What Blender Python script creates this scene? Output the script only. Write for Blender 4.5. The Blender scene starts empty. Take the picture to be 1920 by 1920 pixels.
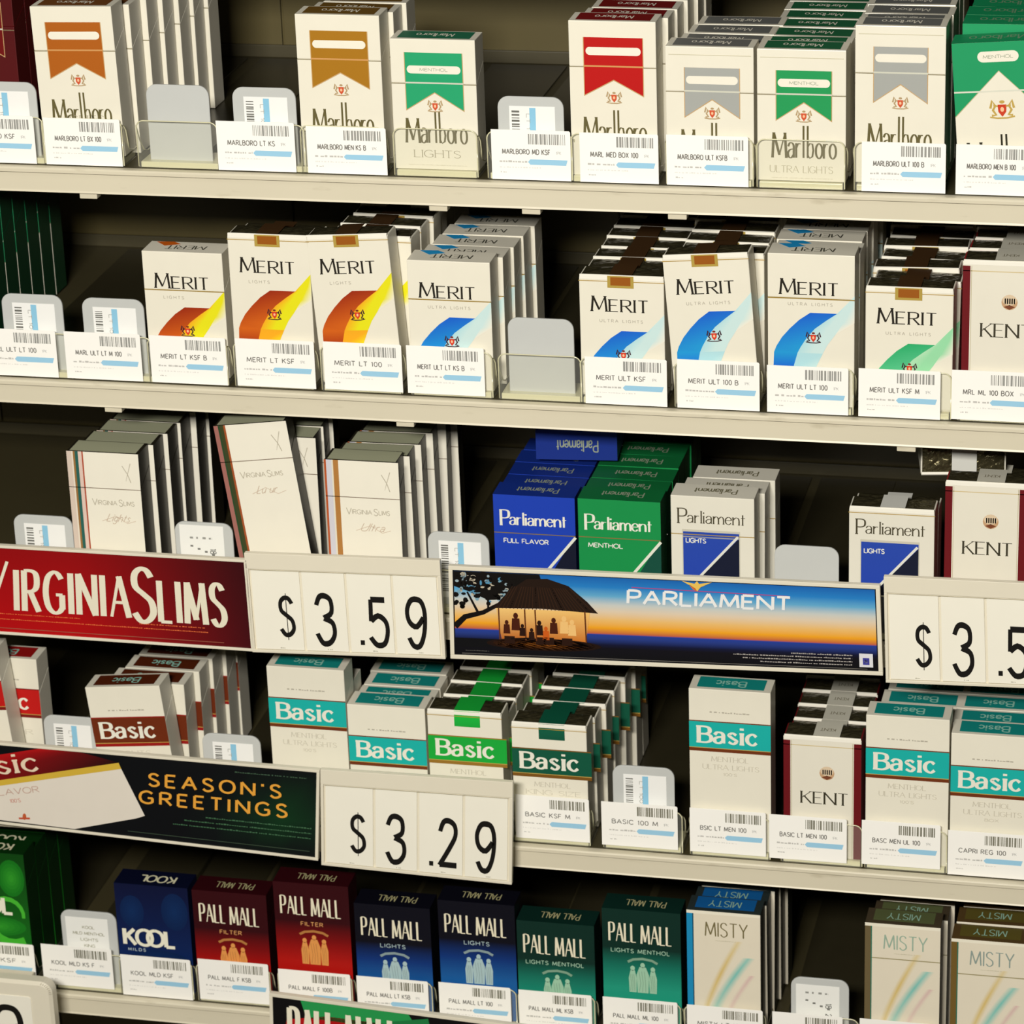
import bpy, bmesh, math, random
from mathutils import Vector, Matrix
random.seed(7)
SC = bpy.context.scene
COL = SC.collection

# ------------------------------------------------------------------ camera, world, lights, exposure
YAW, PITCH, ROLL, FPX, DIST = .2355844, .389057, -.0358479, 6253.3, 2197.8   # millimetres
ZOFF = 1300.0                                                             # centre of the view is 1.3 m up
FW = Vector((-math.sin(YAW)*math.cos(PITCH), math.cos(YAW)*math.cos(PITCH), -math.sin(PITCH)))
_rt = Vector((math.cos(YAW), math.sin(YAW), 0)); _up = _rt.cross(FW)
RT = math.cos(ROLL)*_rt + math.sin(ROLL)*_up
UP = -math.sin(ROLL)*_rt + math.cos(ROLL)*_up
CAM = -DIST*FW
def at(px, py, Y=0.0):
    """point of the vertical plane y = Y (mm) that the photograph shows at px, py"""
    d = FW + (px-960)/FPX*RT - (py-960)/FPX*UP
    t = (Y-CAM.y)/d.y
    return CAM + t*d
cd = bpy.data.cameras.new('camera'); cam = bpy.data.objects.new('camera', cd); COL.objects.link(cam)
cd.sensor_width = 36; cd.lens = 36*FPX/1920; cd.clip_start = .05; cd.clip_end = 30
cam.matrix_world = Matrix.Translation((CAM+Vector((0, 0, ZOFF)))*.001) @ Matrix((RT, UP, -FW)).transposed().to_4x4()
SC.camera = cam
cd.dof.use_dof = True; cd.dof.focus_distance = 2.09; cd.dof.aperture_fstop = 19
wd = bpy.data.worlds.new('shop'); SC.world = wd; wd.use_nodes = True
bg = wd.node_tree.nodes['Background']; bg.inputs[0].default_value = (.62, .58, .42, 1); bg.inputs[1].default_value = .02
def area(name, loc, target, sx, sy, power, color):
    l = bpy.data.lights.new(name, 'AREA'); l.shape = 'RECTANGLE'; l.size = sx; l.size_y = sy; l.energy = power; l.color = color
    o = bpy.data.objects.new(name, l); COL.objects.link(o); o.location = loc
    o.rotation_euler = (Vector(target)-Vector(loc)).to_track_quat('-Z', 'Y').to_euler(); return o
area('ceiling_light', (-.5, -1.0, 2.75), (0, 0, 1.3), 1.4, .4, 2.5, (1, .955, .83))
area('counter_light', (.10, -2.2, 2.42), (0, 0, 1.28), .6, .2, 51, (1, .96, .87))
SC.view_settings.view_transform = 'Standard'; SC.view_settings.look = 'None'
SC.view_settings.gamma = 1; SC.view_settings.exposure = 0.35

# ------------------------------------------------------------------ materials
def lin(c):
    return tuple(((v/255)/12.92 if v/255 <= .04045 else ((v/255+.055)/1.055)**2.4) for v in c[:3])
MATS = {}
def mat(name, rgb=None, rough=.45, coat=0.0, metal=0.0, noise=.05, scale=60, bump=.0, attr=False, spec=.5):
    if name in MATS: return MATS[name]
    m = bpy.data.materials.new(name); m.use_nodes = True; nt = m.node_tree; N = nt.nodes; L = nt.links
    b = N['Principled BSDF']; b.inputs['Roughness'].default_value = rough; b.inputs['Metallic'].default_value = metal
    b.inputs['Coat Weight'].default_value = coat; b.inputs['Coat Roughness'].default_value = .12
    b.inputs['Specular IOR Level'].default_value = spec
    tc = N.new('ShaderNodeTexCoord'); nz = N.new('ShaderNodeTexNoise'); nz.inputs['Scale'].default_value = scale; nz.inputs['Detail'].default_value = 4
    L.new(tc.outputs['Object'], nz.inputs['Vector'])
    mr = N.new('ShaderNodeMapRange'); mr.inputs['To Min'].default_value = 1-noise; mr.inputs['To Max'].default_value = 1+noise
    L.new(nz.outputs['Fac'], mr.inputs['Value'])
    mx = N.new('ShaderNodeVectorMath'); mx.operation = 'SCALE'
    if attr:
        at_ = N.new('ShaderNodeAttribute'); at_.attribute_name = 'Col'; L.new(at_.outputs['Color'], mx.inputs[0])
    else: mx.inputs[0].default_value = lin(rgb)
    L.new(mr.outputs[0], mx.inputs['Scale']); L.new(mx.outputs[0], b.inputs['Base Color'])
    if bump:
        bp = N.new('ShaderNodeBump'); bp.inputs['Strength'].default_value = bump; bp.inputs['Distance'].default_value = .001
        L.new(nz.outputs['Fac'], bp.inputs['Height']); L.new(bp.outputs[0], b.inputs['Normal'])
    MATS[name] = m; return m
PRINT = mat('printed_ink', attr=True, rough=.5, coat=.0, noise=.03, spec=.25)
PAPER_INK = mat('tag_ink', attr=True, rough=.6, noise=.02, spec=.2)
SIGN_INK = mat('sign_ink', attr=True, rough=.5, noise=.03, spec=.2)
CREAM = mat('cream_enamel', (214, 206, 184), rough=.38, noise=.05, scale=9, bump=.03)
def worn_cream():
    m = CREAM; nt = m.node_tree; N = nt.nodes; L = nt.links; b = N['Principled BSDF']
    src = b.inputs['Base Color'].links[0].from_socket
    tc = N.new('ShaderNodeTexCoord'); mp = N.new('ShaderNodeMapping'); mp.inputs['Scale'].default_value = (14, 60, 60)
    nz = N.new('ShaderNodeTexNoise'); nz.inputs['Scale'].default_value = 2.2; nz.inputs['Detail'].default_value = 8
    cr = N.new('ShaderNodeValToRGB'); cr.color_ramp.elements[0].position = .62; cr.color_ramp.elements[1].position = .72
    cr.color_ramp.elements[0].color = (0, 0, 0, 1); cr.color_ramp.elements[1].color = (.35, .35, .35, 1)
    mi = N.new('ShaderNodeMix'); mi.data_type = 'RGBA'
    L.new(tc.outputs['Object'], mp.inputs[0]); L.new(mp.outputs[0], nz.inputs['Vector']); L.new(nz.outputs['Fac'], cr.inputs[0])
    L.new(cr.outputs[0], mi.inputs['Factor']); L.new(src, mi.inputs['A']); mi.inputs['B'].default_value = (.36, .31, .2, 1)
    L.new(mi.outputs['Result'], b.inputs['Base Color'])
worn_cream()
SIGNCREAM = mat('sign_plastic', (226, 219, 200), rough=.4, noise=.02, coat=.1)
CARD = mat('card_stock', (240, 236, 222), rough=.55, noise=.02)
TAG = mat('tag_paper', (250, 248, 243), rough=.6, noise=.015)
OLIVE = mat('olive_grey_steel', (86, 76, 40), rough=.5, noise=.12, scale=25, bump=.05)
SHADED_DECK = mat('shelf_deck', (66, 60, 38), rough=.5, noise=.1, scale=25)  # cream steel darkened: the shelf interior's shade is put into this colour
TABM = mat('grey_plastic', (196, 198, 196), rough=.35, noise=.03)
TRAYM = mat('smoky_plastic', (48, 44, 30), rough=.3, noise=.1)
SILVER = mat('foil_silver', (150, 148, 128), rough=.3, metal=.85, noise=.3, scale=300, bump=.9)
DARKFOIL = mat('foil_shaded', (92, 86, 62), rough=.25, metal=.7, noise=.4, scale=350, bump=.9)
RIM = mat('moulded_edge', (214, 210, 176), rough=.2, noise=.03, coat=.4)
def clear(name, tint, gloss):
    m = bpy.data.materials.new(name); m.use_nodes = True; nt = m.node_tree; N = nt.nodes; L = nt.links
    N.remove(N['Principled BSDF']); out = N['Material Output']
    t = N.new('ShaderNodeBsdfTransparent'); t.inputs[0].default_value = (*tint, 1)
    g = N.new('ShaderNodeBsdfGlossy'); g.inputs['Roughness'].default_value = .12
    d = N.new('ShaderNodeBsdfDiffuse'); d.inputs[0].default_value = (.85, .85, .78, 1)
    lw = N.new('ShaderNodeLayerWeight'); lw.inputs[0].default_value = .12
    mr = N.new('ShaderNodeMapRange'); mr.inputs['To Max'].default_value = gloss; mr.inputs['To Min'].default_value = .0
    m1 = N.new('ShaderNodeMixShader'); m2 = N.new('ShaderNodeMixShader'); m1.inputs[0].default_value = .05
    nz = N.new('ShaderNodeTexNoise'); nz.inputs['Scale'].default_value = 40
    bp = N.new('ShaderNodeBump'); bp.inputs['Strength'].default_value = .1; L.new(nz.outputs['Fac'], bp.inputs['Height']); L.new(bp.outputs[0], g.inputs['Normal'])
    L.new(t.outputs[0], m1.inputs[1]); L.new(d.outputs[0], m1.inputs[2]); L.new(m1.outputs[0], m2.inputs[1]); L.new(g.outputs[0], m2.inputs[2])
    L.new(lw.outputs['Fresnel'], mr.inputs['Value']); L.new(mr.outputs[0], m2.inputs[0]); L.new(m2.outputs[0], out.inputs[0]); return m
CLEAR = clear('clear_acrylic', (.99, .99, .975), .22)
def paint(rgb, coat=.08, rough=.45): return mat('carton_%d_%d_%d' % tuple(rgb), rgb, rough=rough, coat=coat, noise=.03, spec=.35)

# ------------------------------------------------------------------ object helpers (mm in, metres out)
def tagp(o, label=None, cat=None, group=None, kind=None):
    if label: o['label'] = label
    if cat: o['category'] = cat
    if group: o['group'] = group
    if kind: o['kind'] = kind
    return o
def link(name, me, parent=None, loc=None):
    o = bpy.data.objects.new(name, me); COL.objects.link(o)
    if parent is not None: o.parent = parent
    if loc is not None: o.location = loc
    return o
def root(name, x, y, z, label, cat, group=None, tilt=0, yaw=0):
    o = bpy.data.objects.new(name, None); COL.objects.link(o); o.empty_display_size = .01
    o.location = (x*.001, y*.001, (z+ZOFF)*.001); o.rotation_euler = (0, math.radians(-tilt), math.radians(yaw))
    return tagp(o, label, cat, group)
def mesh(name, verts, faces, material, smooth=False):
    me = bpy.data.meshes.new(name); me.from_pydata([(v[0]*.001, v[1]*.001, v[2]*.001) for v in verts], [], faces)
    me.materials.append(material)
    if smooth:
        for p in me.polygons: p.use_smooth = True
    me.update(); return me
def bevelled(name, verts, faces, material, w=.6, seg=2):
    bm = bmesh.new(); vs = [bm.verts.new((v[0]*.001, v[1]*.001, v[2]*.001)) for v in verts]
    for f in faces: bm.faces.new([vs[i] for i in f])
    bmesh.ops.recalc_face_normals(bm, faces=bm.faces)
    if w: bmesh.ops.bevel(bm, geom=list(bm.edges), offset=w*.001, segments=seg, affect='EDGES', profile=.6)
    me = bpy.data.meshes.new(name); bm.to_mesh(me); bm.free(); me.materials.append(material)
    return me
def box(name, x0, x1, y0, y1, z0, z1, material, w=.5, seg=2):
    v = [(x0, y0, z0), (x1, y0, z0), (x1, y1, z0), (x0, y1, z0), (x0, y0, z1), (x1, y0, z1), (x1, y1, z1), (x0, y1, z1)]
    return bevelled(name, v, [(0, 1, 2, 3), (4, 5, 6, 7), (0, 1, 5, 4), (1, 2, 6, 5), (2, 3, 7, 6), (3, 0, 4, 7)], material, w, seg)
def prism(name, prof, x0, x1, material, w=.4):
    """profile of (y, z) points pulled along x"""
    n = len(prof); v = [(x0, p[0], p[1]) for p in prof]+[(x1, p[0], p[1]) for p in prof]
    f = [tuple(range(n)), tuple(range(n, 2*n))]+[(i, (i+1) % n, n+(i+1) % n, n+i) for i in range(n)]
    return bevelled(name, v, f, material, w)
def slab(name, outline, y0, y1, material, w=.2):
    """outline of (x, z) points given thickness from y0 to y1"""
    n = len(outline); v = [(p[0], y0, p[1]) for p in outline]+[(p[0], y1, p[1]) for p in outline]
    f = [tuple(range(n)), tuple(range(n, 2*n))]+[(i, (i+1) % n, n+(i+1) % n, n+i) for i in range(n)]
    return bevelled(name, v, f, material, w, 1)
def rounded(x0, x1, z0, z1, r, n=6, bottom=False):
    p = []
    if bottom:
        for k in range(n+1): a = math.pi+math.pi/2*k/n; p.append((x0+r+r*math.cos(a), z0+r+r*math.sin(a)))
        for k in range(n+1): a = 1.5*math.pi+math.pi/2*k/n; p.append((x1-r+r*math.cos(a), z0+r+r*math.sin(a)))
    else: p += [(x0, z0), (x1, z0)]
    for k in range(n+1): a = math.pi/2*k/n; p.append((x1-r+r*math.cos(a), z1-r+r*math.sin(a)))
    for k in range(n+1): a = math.pi/2+math.pi/2*k/n; p.append((x0+r+r*math.cos(a), z1-r+r*math.sin(a)))
    return p
def tube(name, pts, r, material, closed=False, n=6):
    V = []; F = []; m = len(pts); P = [Vector(p) for p in pts]
    for i in range(m):
        a = P[(i-1) % m] if (closed or i) else P[i]; b = P[(i+1) % m] if (closed or i < m-1) else P[i]
        t = (b-a).normalized(); u = t.cross(Vector((.13, .9, .3))).normalized(); w = t.cross(u)
        for k in range(n):
            g = 2*math.pi*k/n; V.append(P[i]+r*(math.cos(g)*u+math.sin(g)*w))
    for i in range(m if closed else m-1):
        for k in range(n):
            j = (i+1) % m; F.append((i*n+k, i*n+(k+1) % n, j*n+(k+1) % n, j*n+k))
    if not closed: F += [tuple(range(n)), tuple(range((m-1)*n, m*n))]
    return mesh(name, V, F, material, True)

# ------------------------------------------------------------------ drawn letters: strokes under a broad pen
G = {}
def glyphs(txt):
    for line in txt.strip().split('\n'):
        k, w, s = line.split(' ', 2); st = []
        for q in s.split(';'):
            q = q.strip(); cur = q.startswith('~'); q = q.lstrip('~')
            p = [tuple(float(a) for a in t.split(',')) for t in q.split()]
            if cur:
                o = []; closed = p[0] == p[-1]; n = len(p)
                for i in range(n-1):
                    p0 = p[i-1] if i else (p[-2] if closed else p[0]); p1, p2 = p[i], p[i+1]
                    p3 = p[i+2] if i+2 < n else (p[1] if closed else p[-1])
                    for j in range(4):
                        t = j/4
                        o.append(tuple(.5*(2*p1[c]+(p2[c]-p0[c])*t+(2*p0[c]-5*p1[c]+4*p2[c]-p3[c])*t*t+(3*p1[c]-p0[c]-3*p2[c]+p3[c])*t**3) for c in (0, 1)))
                o.append(p[-1]); p = o
            st.append((cur, p))
        G[k] = (float(w), st)
glyphs('''A .76 0,0 .38,1;.38,1 .76,0;.15,.36 .61,.36
B .6 0,0 0,1;~0,1 .32,1 .52,.9 .53,.66 .32,.54 0,.53;~0,.53 .35,.53 .58,.42 .6,.16 .38,0 0,0
C .72 ~.7,.82 .55,.97 .33,1 .1,.85 0,.5 .1,.15 .33,0 .55,.03 .7,.18
D .7 0,0 0,1;~0,1 .3,1 .58,.88 .7,.5 .58,.12 .3,0 0,0
E .52 0,0 0,1;0,1 .52,1;0,.52 .44,.52;0,0 .52,0
F .5 0,0 0,1;0,1 .5,1;0,.5 .42,.5
G .76 ~.7,.84 .55,.97 .35,1 .1,.85 0,.5 .1,.15 .35,0 .58,.03 .72,.14;.72,.1 .72,.45;.45,.45 .74,.45
H .68 0,0 0,1;.68,0 .68,1;0,.52 .68,.52
I .02 .01,0 .01,1
J .4 ~.36,1 .36,.3 .28,.03 .1,0 0,.12
K .62 0,0 0,1;.58,1 0,.42;.18,.6 .62,0
L .5 0,0 0,1;0,0 .5,0
M .84 0,0 .08,1;.08,1 .42,.1;.42,.1 .76,1;.76,1 .84,0
N .7 0,0 0,1;0,1 .7,0;.7,0 .7,1
O .8 ~.4,1 .1,.85 0,.5 .1,.15 .4,0 .7,.15 .8,.5 .7,.85 .4,1
P .56 0,0 0,1;~0,1 .34,1 .54,.9 .54,.6 .34,.48 0,.47
Q .8 ~.4,1 .1,.85 0,.5 .1,.15 .4,0 .7,.15 .8,.5 .7,.85 .4,1;.5,.2 .8,-.1
R .6 0,0 0,1;~0,1 .34,1 .54,.9 .54,.62 .34,.5 0,.49;.26,.49 .62,0
S .54 ~.5,.85 .38,.98 .2,1 .04,.88 .05,.66 .27,.52 .48,.38 .52,.16 .36,.01 .16,0 0,.15
T .6 .3,0 .3,1;0,1 .6,1
U .66 ~0,1 0,.3 .12,.04 .33,0 .54,.04 .66,.3 .66,1
V .7 0,1 .35,0;.35,0 .7,1
W 1 0,1 .24,0;.24,0 .5,.95;.5,.95 .76,0;.76,0 1,1
X .64 0,1 .64,0;0,0 .64,1
Y .64 0,1 .32,.48;.32,.48 .64,1;.32,0 .32,.48
Z .58 0,1 .58,1;.58,1 0,0;0,0 .58,0
a .42 ~.02,.46 .12,.6 .28,.6 .38,.48 .38,.2;.38,.3 .38,0;~.38,.36 .15,.33 .01,.2 .06,.03 .22,0 .38,.14
b .44 0,0 0,1;~0,.45 .2,.61 .4,.5 .45,.3 .4,.1 .2,-.01 0,.14
c .4 ~.39,.48 .24,.61 .06,.5 0,.3 .06,.1 .24,-.01 .4,.13
e .42 ~.02,.33 .41,.35 .36,.55 .2,.61 .05,.5 0,.3 .06,.08 .24,-.01 .4,.12
h .44 0,0 0,1;~0,.4 .2,.6 .38,.54 .43,.35 .43,0
i .06 .03,0 .03,.6;.03,.8 .03,.92
l .04 .02,0 .02,1
m .72 0,0 0,.6;~0,.4 .15,.6 .3,.54 .35,.35 .35,0;~.35,.4 .52,.6 .67,.54 .72,.35 .72,0
n .44 0,0 0,.6;~0,.4 .2,.6 .38,.54 .43,.35 .43,0
o .46 ~.23,.61 .05,.5 0,.3 .05,.1 .23,-.01 .41,.1 .46,.3 .41,.5 .23,.61
r .3 0,0 0,.6;~0,.4 .12,.57 .3,.58
s .34 ~.32,.5 .16,.61 .02,.48 .16,.32 .33,.17 .2,-.01 0,.1
t .3 .12,0 .12,.85;0,.58 .3,.58
g .42 ~.4,.45 .2,.6 .02,.45 .02,.2 .2,.05 .4,.2;~.4,.6 .4,-.15 .2,-.3 0,-.2
u .44 ~0,.6 0,.2 .15,0 .43,.2;.43,.6 .43,0
0 .52 ~.26,1 .06,.85 0,.5 .06,.15 .26,0 .46,.15 .52,.5 .46,.85 .26,1
1 .2 0,.8 .14,1;.14,1 .14,0
2 .52 ~.02,.76 .12,.96 .28,1 .46,.9 .48,.68 .3,.4 0,.02;0,.04 .52,.04
3 .5 ~.02,.8 .12,.97 .28,1 .44,.9 .44,.65 .22,.53;~.22,.53 .46,.43 .5,.2 .36,.02 .15,0 0,.2
4 .54 .4,0 .4,1;.4,1 0,.3;0,.3 .54,.3
5 .5 .46,.96 .06,.96;.06,.96 .04,.5;~.04,.5 .25,.62 .46,.5 .5,.28 .4,.04 .18,0 0,.16
6 .5 ~.44,.94 .2,.85 .02,.5 .03,.15 .25,0 .46,.12 .48,.4 .28,.56 .04,.4
7 .48 0,.96 .48,.96;.48,.96 .14,0
8 .5 ~.25,.54 .05,.68 .06,.9 .25,1 .44,.9 .45,.68 .25,.54 .02,.4 .02,.1 .25,0 .48,.1 .48,.4 .25,.54
9 .5 ~.46,.62 .25,.42 .05,.52 0,.75 .1,.95 .25,1 .42,.94 .5,.7 .46,.3 .32,.02 .14,.01 .02,.18
$ .5 ~.47,.8 .36,.92 .2,.93 .05,.83 .06,.64 .27,.51 .46,.36 .48,.17 .34,.06 .15,.06 .02,.18;.26,-.1 .26,1.1
. .1 .05,0 .05,.12
' .1 .05,.8 .05,1
/ .4 0,0 .4,1
- .3 0,.45 .3,.45''')

class Ink:
    """flat print on one face of a thing; colours are the ink's own"""
    def __init__(s, plane='front', H=0, off=.1, W=55, quad=None):
        s.V = []; s.F = []; s.C = []; s.plane = plane; s.H = H; s.off = off; s.W = W; s.quad = quad; s.layer = 0; s.bump = 0
    def m(s, u, v):
        o = s.off+.04*s.layer+s.bump
        if s.quad:
            a, b, c, d, wu, hv = s.quad; fu = u/wu; fv = v/hv     # bottom-left, bottom-right, top-right, top-left
            p = (a*(1-fu)+b*fu)*(1-fv)+(d*(1-fu)+c*fu)*fv
            return (p.x, p.y-o, p.z)
        if s.plane == 'front': return (u, -o, v)
        if s.plane == 'top': return (u, v, s.H+o)
        if s.plane == 'left': return (-o, s.W-u, v)
        if s.plane == 'right': return (s.W+o, u, v)
    def poly(s, pts, col):
        """one colour, or one colour per point"""
        cs = [col]*len(pts) if not isinstance(col[0], (tuple, list)) else col
        a = sum(pts[i][0]*pts[(i+1) % len(pts)][1]-pts[(i+1) % len(pts)][0]*pts[i][1] for i in range(len(pts)))
        if a < 0: pts = pts[::-1]; cs = cs[::-1]
        n = len(s.V); s.V += [s.m(*p) for p in pts]; s.F.append(tuple(range(n, n+len(pts)))); s.C += [lin(c) for c in cs]
    def rect(s, x0, z0, x1, z1, col, top=None):
        s.poly([(x0, z0), (x1, z0), (x1, z1), (x0, z1)], [col, col, top, top] if top else col)
    def ell(s, cx, cy, rx, ry, col, n=16):
        s.poly([(cx+rx*math.cos(6.2832*k/n), cy+ry*math.sin(6.2832*k/n)) for k in range(n)], col)
    def stroke(s, p, w0, col, w1=None, wh=None):
        n = len(p); s.k = (getattr(s, 'k', 0)+1) % 7; s.bump = s.k*.012      # crossing strokes never share a plane
        L = []; R = []
        for i in range(n):
            a = p[max(i-1, 0)]; b = p[min(i+1, n-1)]; dx, dy = b[0]-a[0], b[1]-a[1]; l = math.hypot(dx, dy) or 1; dx /= l; dy /= l
            w = w0 if w1 is None else w0+(w1-w0)*i/max(n-1, 1)
            if wh is not None: w = math.hypot(w0*dy, wh*dx)
            L.append((p[i][0]-dy*w/2, p[i][1]+dx*w/2)); R.append((p[i][0]+dy*w/2, p[i][1]-dx*w/2))
        for i in range(n-1): s.poly([L[i], R[i], R[i+1], L[i+1]], col)
        s.bump = 0
    def text(s, t, x, y, h, col, wv=.14, wh=None, width=None, serif=0, slant=0, gap=.16, flip=False, sx=1, rot=0):
        """baseline-left at x, y; cap height h; fitted to a width if given"""
        wh = wv if wh is None else wh
        tot = 0
        for ch in t: tot += (G[ch][0] if ch in G else .3)+gap
        tot -= gap
        if width: sx = width/(tot*h)
        else: width = tot*h*sx
        ca, sa = math.cos(math.radians(rot)), math.sin(math.radians(rot))
        cx = 0
        for ch in t:
            if ch not in G: cx += .3+gap; continue
            w, st = G[ch]
            for cur, p in st:
                q = []
                for (a, b) in p:
                    u = (cx+a)*h*sx+slant*b*h; v = b*h
                    if flip: u, v = width-u, h-v
                    q.append((x+u*ca-v*sa, y+u*sa+v*ca))
                k = 1
                if not cur and wh < wv*.7 and len(p) == 2:
                    dx, dy = p[1][0]-p[0][0], p[1][1]-p[0][1]
                    if dx*dy > 0 and abs(dx) > .08 and abs(dy) > .3: k = .5
                s.stroke(q, wv*h*k, col, wh=wh*h*(k if k < 1 else 1))
                if serif:
                    for (a, b), o in ((p[0], p[1]), (p[-1], p[-2])):
                        if abs(o[1]-b) > abs(o[0]-a)*.8 and (b < .02 or abs(b-1) < .02 or abs(b-.6) < .01) and ch not in 'CSGacseo0369':
                            e = []
                            for a2 in (a-serif, a+serif):
                                u = (cx+a2)*h*sx+slant*b*h; v = b*h
                                if flip: u, v = width-u, h-v
                                e.append((x+u*ca-v*sa, y+u*sa+v*ca))
                            s.stroke(e, wh*h, col)
            cx += w+gap
        return width
    def lines(s, x0, x1, y, h, col, seed=1, dens=.75):
        """print too small to read: broken dashes"""
        r = random.Random(seed); x = x0
        while x < x1:
            l = r.uniform(.5, 1.6)*h*1.2; s.rect(x, y, min(x+l, x1), y+h*r.uniform(.55, 1), col); x += l+h*(.4 if r.random() < dens else 1.2)
    def obj(s, name, parent, material=None):
        if not s.F: return None
        me = bpy.data.meshes.new(name); me.from_pydata([(v[0]*.001, v[1]*.001, v[2]*.001) for v in s.V], [], s.F)
        ca = me.color_attributes.new('Col', 'FLOAT_COLOR', 'POINT')
        for i, c in enumerate(s.C): ca.data[i].color = (*c, 1)
        me.materials.append(material or PRINT); me.update()
        return link(name, me, parent)

# ------------------------------------------------------------------ the shelving: wall, shelves
FLOORS = {1: 228.5, 2: 80.0, 3: -75.0, 4: -243.5, 5: -393.0}
BACK = 282
def struct(name, me, label=None):
    o = link(name, me, None, (0, 0, ZOFF*.001)); o['kind'] = 'structure'; return o
wall = struct('wall_back', box('wall_back', -620, 560, BACK+3, BACK+8, -ZOFF+1, 1300, OLIVE, 0))
struct('floor', box('floor', -2500, 2500, -3200, BACK+8, -ZOFF-8, -ZOFF, mat('shop_floor', (120, 112, 96), rough=.4, noise=.1, scale=6), 0))
zs = [520, 448, 348, 310]
for z in FLOORS.values(): zs += [z+78, z]
zs = sorted(set(zs+[-560, -640]), reverse=True)
for i in range(len(zs)-1):                                     # back panels of pressed steel, joints recessed
    for x0, x1 in ((-620, -470), (-470, -225), (-225, 20), (20, 265), (265, 560)):
        me = box('back_panel', x0+.8, x1-.8, BACK, BACK+3, zs[i+1]+.9, zs[i]-.9, OLIVE, .5)
        link('back_panel', me, wall)
def shelf(i, z, label, x0=-520, x1=470):
    t = root('shelf', 0, 0, z, label, 'shelf', 'steel shelves of the rack')
    link('deck', box('deck', x0, x1, -3, BACK-.5, -3.2, -.2, SHADED_DECK, .3), t)
    prof = [(-3, -.4), (-8.4, -.4), (-9.2, -1.2), (-9.2, -3.6), (-6.6, -4.4), (-6.6, -16.2), (-7.2, -17.4), (-3, -17.4)]
    link('front_rail', prism('front_rail', prof, x0, x1, CREAM, .3), t)
    link('back_lip', box('back_lip', x0, x1, BACK-3, BACK-.6, 0, 9, SHADED_DECK, .4), t)
    return t
for i, l in ((1, 'topmost cream steel shelf with a plain rounded front rail'), (2, 'second cream steel shelf from the top, under the red and blue swoosh packs'),
             (3, 'third steel shelf from the top, hidden behind the red and sunset signs'), (4, 'fourth steel shelf from the top, its cream rail showing right of the lower price sign'),
             (5, 'lowest cream steel shelf, under the dark blue and red packs')):
    s = shelf(i, FLOORS[i], l)
    if i in (1, 2):
        for px in ({1: (168, 822, 996, 1270), 2: (215, 760, 1700)}[i]):
            p = at(px, 385 if i == 1 else 790, -3)
            link('clip', box('clip', p.x-6, p.x+6, -4, 4, -22, -16, CREAM, .6), s)
# shelf above the frame: its underside shades the top row
shelf(0, FLOORS[1]+158, 'cream steel shelf above the top row of packs')
for i, zc in ((0, FLOORS[1]+158),):
    pass

# ------------------------------------------------------------------ packs
WHITE = (236, 231, 216); OFF = (228, 222, 206)
def crest(k, cx, cy, s, body=(150, 120, 70), red=(200, 60, 30), dark=False):
    side = (60, 30, 40) if dark else body
    k.layer += 1
    for sg in (-1, 1):
        k.stroke([(cx+sg*s*.95, cy+s*.1), (cx+sg*s*.8, cy+s*.75), (cx+sg*s*.55, cy+s*.3), (cx+sg*s*.75, cy-s*.05), (cx+sg*s*.5, cy-s*.45), (cx+sg*s*.85, cy-s*.5)], s*.2, side)
        k.stroke([(cx+sg*s*.3, cy+s*.25), (cx+sg*s*.7, cy+s*.35)], s*.14, side)
    k.stroke([(cx-s, cy-s*.62), (cx-s*.4, cy-s*.72), (cx+s*.4, cy-s*.72), (cx+s, cy-s*.6)], s*.13, side)
    k.ell(cx, cy+s*.62, s*.22, s*.14, body)
    k.layer += 1
    k.poly([(cx-s*.36, cy+s*.4), (cx+s*.36, cy+s*.4), (cx+s*.32, cy-s*.2), (cx, cy-s*.62), (cx-s*.32, cy-s*.2)], red)
    k.layer += 1; k.ell(cx, cy, s*.15, s*.2, (240, 190, 150)); k.layer -= 3
def marl_word(k, x, y, w, c=(58, 52, 24)):
    """tall condensed wordmark, two tall strokes in its middle"""
    f = w/39.0
    k.text('M', x, y, 15.5, c, .105, .04, width=8.6*f, serif=.09)
    k.text('ar', x+9.6*f, y, 15.5, c, .085, .04, width=8*f, gap=.12)
    k.stroke([(x+19.3*f, y), (x+19.3*f, y+20.5)], 1.2, c); k.stroke([(x+21.9*f, y), (x+21.9*f, y+20.5)], 1.2, c)
    b = [(x+21.9*f, y+7), (x+23.2*f, y+9.3), (x+24.8*f, y+9), (x+25.4*f, y+5), (x+24.8*f, y+1), (x+23.2*f, y-.1), (x+21.9*f, y+2)]
    k.stroke(b, 1.2, c, wh=.5)
    k.text('oro', x+27*f, y, 15.5, c, .085, .04, width=12.4*f, gap=.12)
def chevron(k, x0, x1, top, notch, bot, col, H, edge=None):
    xm = (x0+x1)/2
    if edge:
        k.poly([(x0-.5, H-top), (x0-.5, H-bot-.9), (xm, H-notch-.7), (xm, H-top)], edge); k.poly([(x1+.5, H-top), (x1+.5, H-bot-.9), (xm, H-notch-.7), (xm, H-top)], edge); k.layer += 1
    k.poly([(x0, H-top), (x0, H-bot), (xm, H-notch), (xm, H-top)], col); k.poly([(x1, H-top), (x1, H-bot), (xm, H-notch), (xm, H-top)], col)
    if edge: k.layer -= 1
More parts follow.
